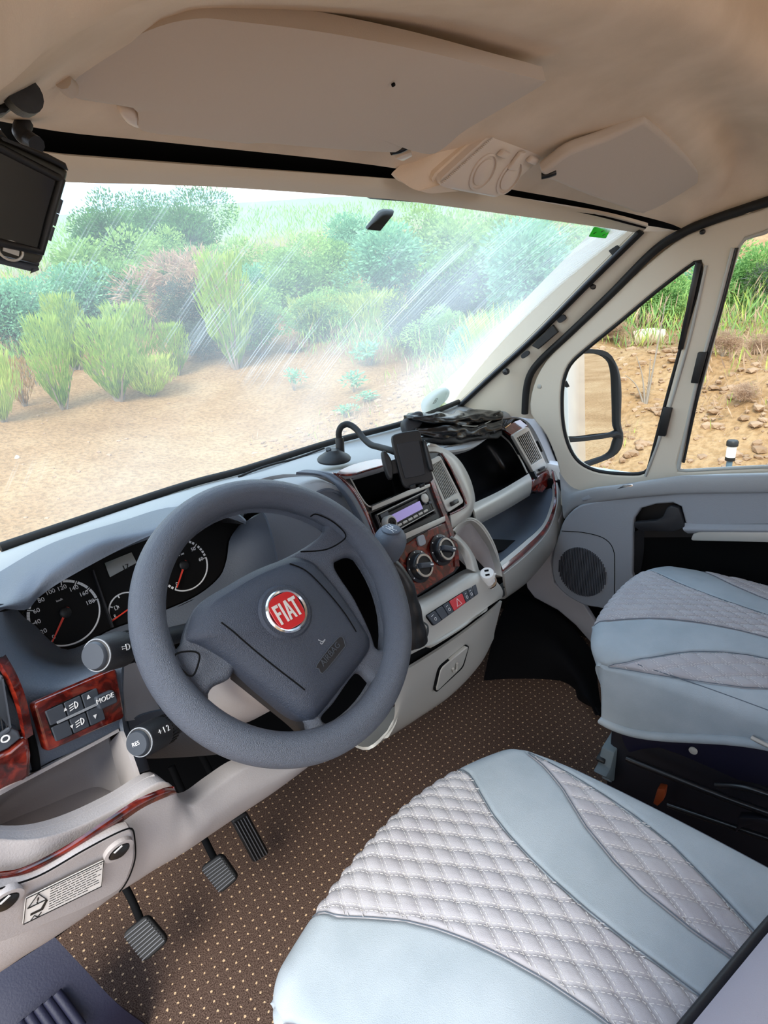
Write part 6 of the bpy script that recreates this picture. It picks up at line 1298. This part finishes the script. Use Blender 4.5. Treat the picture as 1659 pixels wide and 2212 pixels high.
# low undergrowth that fills the ground behind the shrubs
vs = []; fs = []; fm_ = []
for mi, (mt_, n_, r0, r1) in enumerate(((m_yel, 32000, 8.5, 34), (m_shrub, 50000, 9.5, 70), (m_dry, 18000, 7.5, 30), (m_darkb, 10000, 9, 24))):
    for k in range(n_):
        a = math.radians(random.uniform(-12, 72)); r = r0*(r1/r0)**(random.random()**1.2); x = CAM.x+r*math.sin(a); y = CAM.y+r*math.cos(a)
        nn_ = noise.noise(V((x*.5, y*.5, n_*.01)))
        if nn_ < -.05 or (2.0 < x < 6.5 and y < 9.2) or (x < 2 and r < 7.8+1.8*max(0, (a+.2)*1.6)): continue
        h = (.14+.007*r)*random.uniform(.5, 1.5); nf = len(fs)
        quad_leaf(vs, fs, V((x, y, ter(x, y)+h*random.random()*.9)), V((0, 0, 1))+rnd()*.8, h*.7, h*(.055 if mt_ is m_shrub else .028)); fm_.append(mi)
for k in range(9000):
    x = random.uniform(2.6, 7.5); y = random.uniform(-2, 5); nn_ = noise.noise(V((x*1.1, y*1.1, 31)))
    if nn_ < .05: continue
    mi = random.choice((0, 2, 2, 2)); h = random.uniform(.04, .12)*(1.6 if x > 4.9 else 1)
    quad_leaf(vs, fs, V((x, y, ter(x, y))), V((0, 0, 1))+rnd()*.7, h, h*.05); fm_.append(mi)
for k in range(26000):
    x = random.uniform(5.1, 10); y = random.uniform(-2, 7); mi = random.choice((0, 1, 1, 2)); h = random.uniform(.15, .45)
    if noise.noise(V((x*.9, y*.9, 77))) > -.1: quad_leaf(vs, fs, V((x, y, ter(x, y)+random.random()*h)), V((0, 0, 1))+rnd()*.7, h*.45, h*.018); fm_.append(mi)
me = bpy.data.meshes.new('undergrowth'); me.from_pydata([tuple(v) for v in vs], [], fs)
ug = link('undergrowth', me, m_yel, None, kind='stuff', label='low mixed scrub and dry grass covering the ground behind the clearing', cat='undergrowth')
for q in (m_shrub, m_dry, m_darkb): me.materials.append(q)
me.polygons.foreach_set('material_index', fm_)
# stones
vs = []; fs = []; ico = bmesh.new(); bmesh.ops.create_icosphere(ico, subdivisions=1, radius=1); IV_ = [v.co.copy() for v in ico.verts]; IF_ = [tuple(v.index for v in f.verts) for f in ico.faces]; ico.free()
def stone(p, r):
    b = len(vs); sc = V((random.uniform(.7, 1.4), random.uniform(.7, 1.4), random.uniform(.4, .8)))
    for v in IV_: vs.append(p+V((v.x*sc.x, v.y*sc.y, v.z*sc.z))*r*random.uniform(.75, 1.15))
    fs.extend([tuple(b+i for i in f) for f in IF_])
for k in range(4200):
    x = random.uniform(2.3, 7.5); y = random.uniform(-1.5, 4.5); stone(V((x, y, ter(x, y))), random.choice((.010, .014, .02, .02, .03, .045)))
for k in range(900):
    x = random.uniform(-5, 6); y = random.uniform(2.5, 12); stone(V((x, y, ter(x, y))), random.choice((.006, .01, .014, .022)))
m_stone = mat('pale_stone', '#a98a6f', .9, var=(4, '#87684c')); mk('rubble', vs, fs, m_stone, smooth=False, kind='stuff', label='loose pale stones scattered over the bank and the sandy track', cat='stones')
g = G(38, 992); vs = []; fs = []; stone(g+V((0, 0, .01)), .035); mk('stone', vs, fs, mat('white_stone', '#eee5da', .8), smooth=False, label='white stone alone on the sand at the far left', cat='stone')
# ------------------------------------------------------------------ marker post
g = P(*zW(1455, 1390), x=3.0); gz = ter(g.x, g.y); s = (g-CAM).dot(CF)/FPX/2.373
post = thing('marker_post', 'short white marker post with black bands outside the side window', 'post', (g.x, g.y, gz))
zz = lambda b: P(*zW(1455, b), x=3.0).z
lathe('post_body', [(14*s, gz-g.z-.1), (14*s, zz(1335)-g.z)], g, (0, 0, 1), mat('blue_grey_post', '#5b7484', .5), post, n=18)
lathe('post_band', [(23*s, zz(1338)-g.z), (23*s, zz(1320)-g.z)], g, (0, 0, 1), m_black, post, n=20)
lathe('post_reflector', [(22*s, zz(1320)-g.z), (22*s, zz(1262)-g.z)], g, (0, 0, 1), m_white, post, n=20)
lathe('post_cap', [(27*s, zz(1262)-g.z), (27*s, zz(1240)-g.z), (22*s, zz(1234)-g.z)], g, (0, 0, 1), m_black, post, n=20)
# ------------------------------------------------------------------ wing mirror and the white flank seen in it
mcx = P(*zW(760, 1050), x=1.12); MN = V((-.555, -.83, .06)).normalized()
wm = thing('wing_mirror', 'tall black wing mirror with upper and lower glass outside the quarter window', 'mirror', tuple(mcx))
def mm(pts, l=0): return [P(*zW(a, b), pl=(mcx+MN*l, MN)) for a, b in pts]
mo_ = cr(mm([(600, 800), (680, 770), (760, 768), (830, 785), (875, 830), (900, 900), (908, 1000), (905, 1150), (918, 1210), (905, 1280), (860, 1325), (780, 1355), (690, 1385), (600, 1400), (560, 1250), (560, 950)]), 60, True)
h1 = cr(mm([(600, 830), (700, 795), (790, 795), (835, 820), (858, 880), (865, 1000), (868, 1150), (860, 1195), (630, 1225), (595, 1200), (590, 1000)]), 50, True)
h2 = cr(mm([(605, 1255), (700, 1240), (862, 1222), (866, 1250), (845, 1300), (770, 1335), (690, 1358), (620, 1365)]), 40, True)
plate('mirror_housing', mo_, m_dark, wm, holes=(h1, h2), thick=.07, bevel=.014, n=MN, lift=.01)
plate('upper_mirror', h1, m_mirror, wm, thick=.004, bevel=.0005, n=MN, lift=-.006)
MN2 = (MN+V((0, -.02, -.10))).normalized()
plate('lower_mirror', h2, m_mirror, wm, thick=.004, bevel=.0005, n=MN, lift=-.006)
plate('housing_back', shrink(mo_, .012), m_dark, wm, thick=.05, bevel=.015, n=MN, lift=-.02)
tube('mirror_arm', [mcx+V((-.06, .07, -.10)), mcx+V((-.10, .12, -.13)), V((.95, .45, .58))], .022, m_dark, wm, n=12)
tube('mirror_arm', [mcx+V((-.06, .07, .08)), mcx+V((-.10, .12, .04)), V((.95, .45, .70))], .02, m_dark, wm, n=12)
block('wall_right', (.965, -2.3, .75), .05, 3.0, 2.3, m_paint, None, .01, kind='structure')
block('door_1', (.935, .0, .10), .05, 1.4, 1.0, m_paint, None, .02, kind='structure')
block('trim_9', (.895, .0, .25), .02, 1.3, .60, m_hole, None, .004, kind='structure')
# ------------------------------------------------------------------ wiper on the scuttle
wi = thing('windscreen_wiper', 'dark windscreen wiper resting on the scuttle behind the steering wheel', 'wiper', tuple(P(330, 1085, y=.70)))
plate('wiper_cap', [P(*zL_, y=.70) for zL_ in ((300, 1095), (322, 1075), (372, 1058), (382, 1066), (380, 1075), (330, 1097))], m_dark, wi, thick=.03, bevel=.004)
tube('wiper_arm', [P(a, b, y=.70) for a, b in ((370, 1066), (250, 1110), (120, 1150), (0, 1185))], .006, m_black, wi, n=8)
tube('wiper_blade', [P(a, b, y=.69) for a, b in ((480, 1040), (590, 1010), (690, 975), (790, 945))], .006, m_black, wi, n=8)
tube('windscreen_cable', [P(a, b, y=.56) for a, b in ((515, 1030), (560, 1012), (600, 1000), (640, 990), (700, 968))], .003, m_rubber, None, n=8, label='thin black cable along the foot of the windscreen', cat='cable')
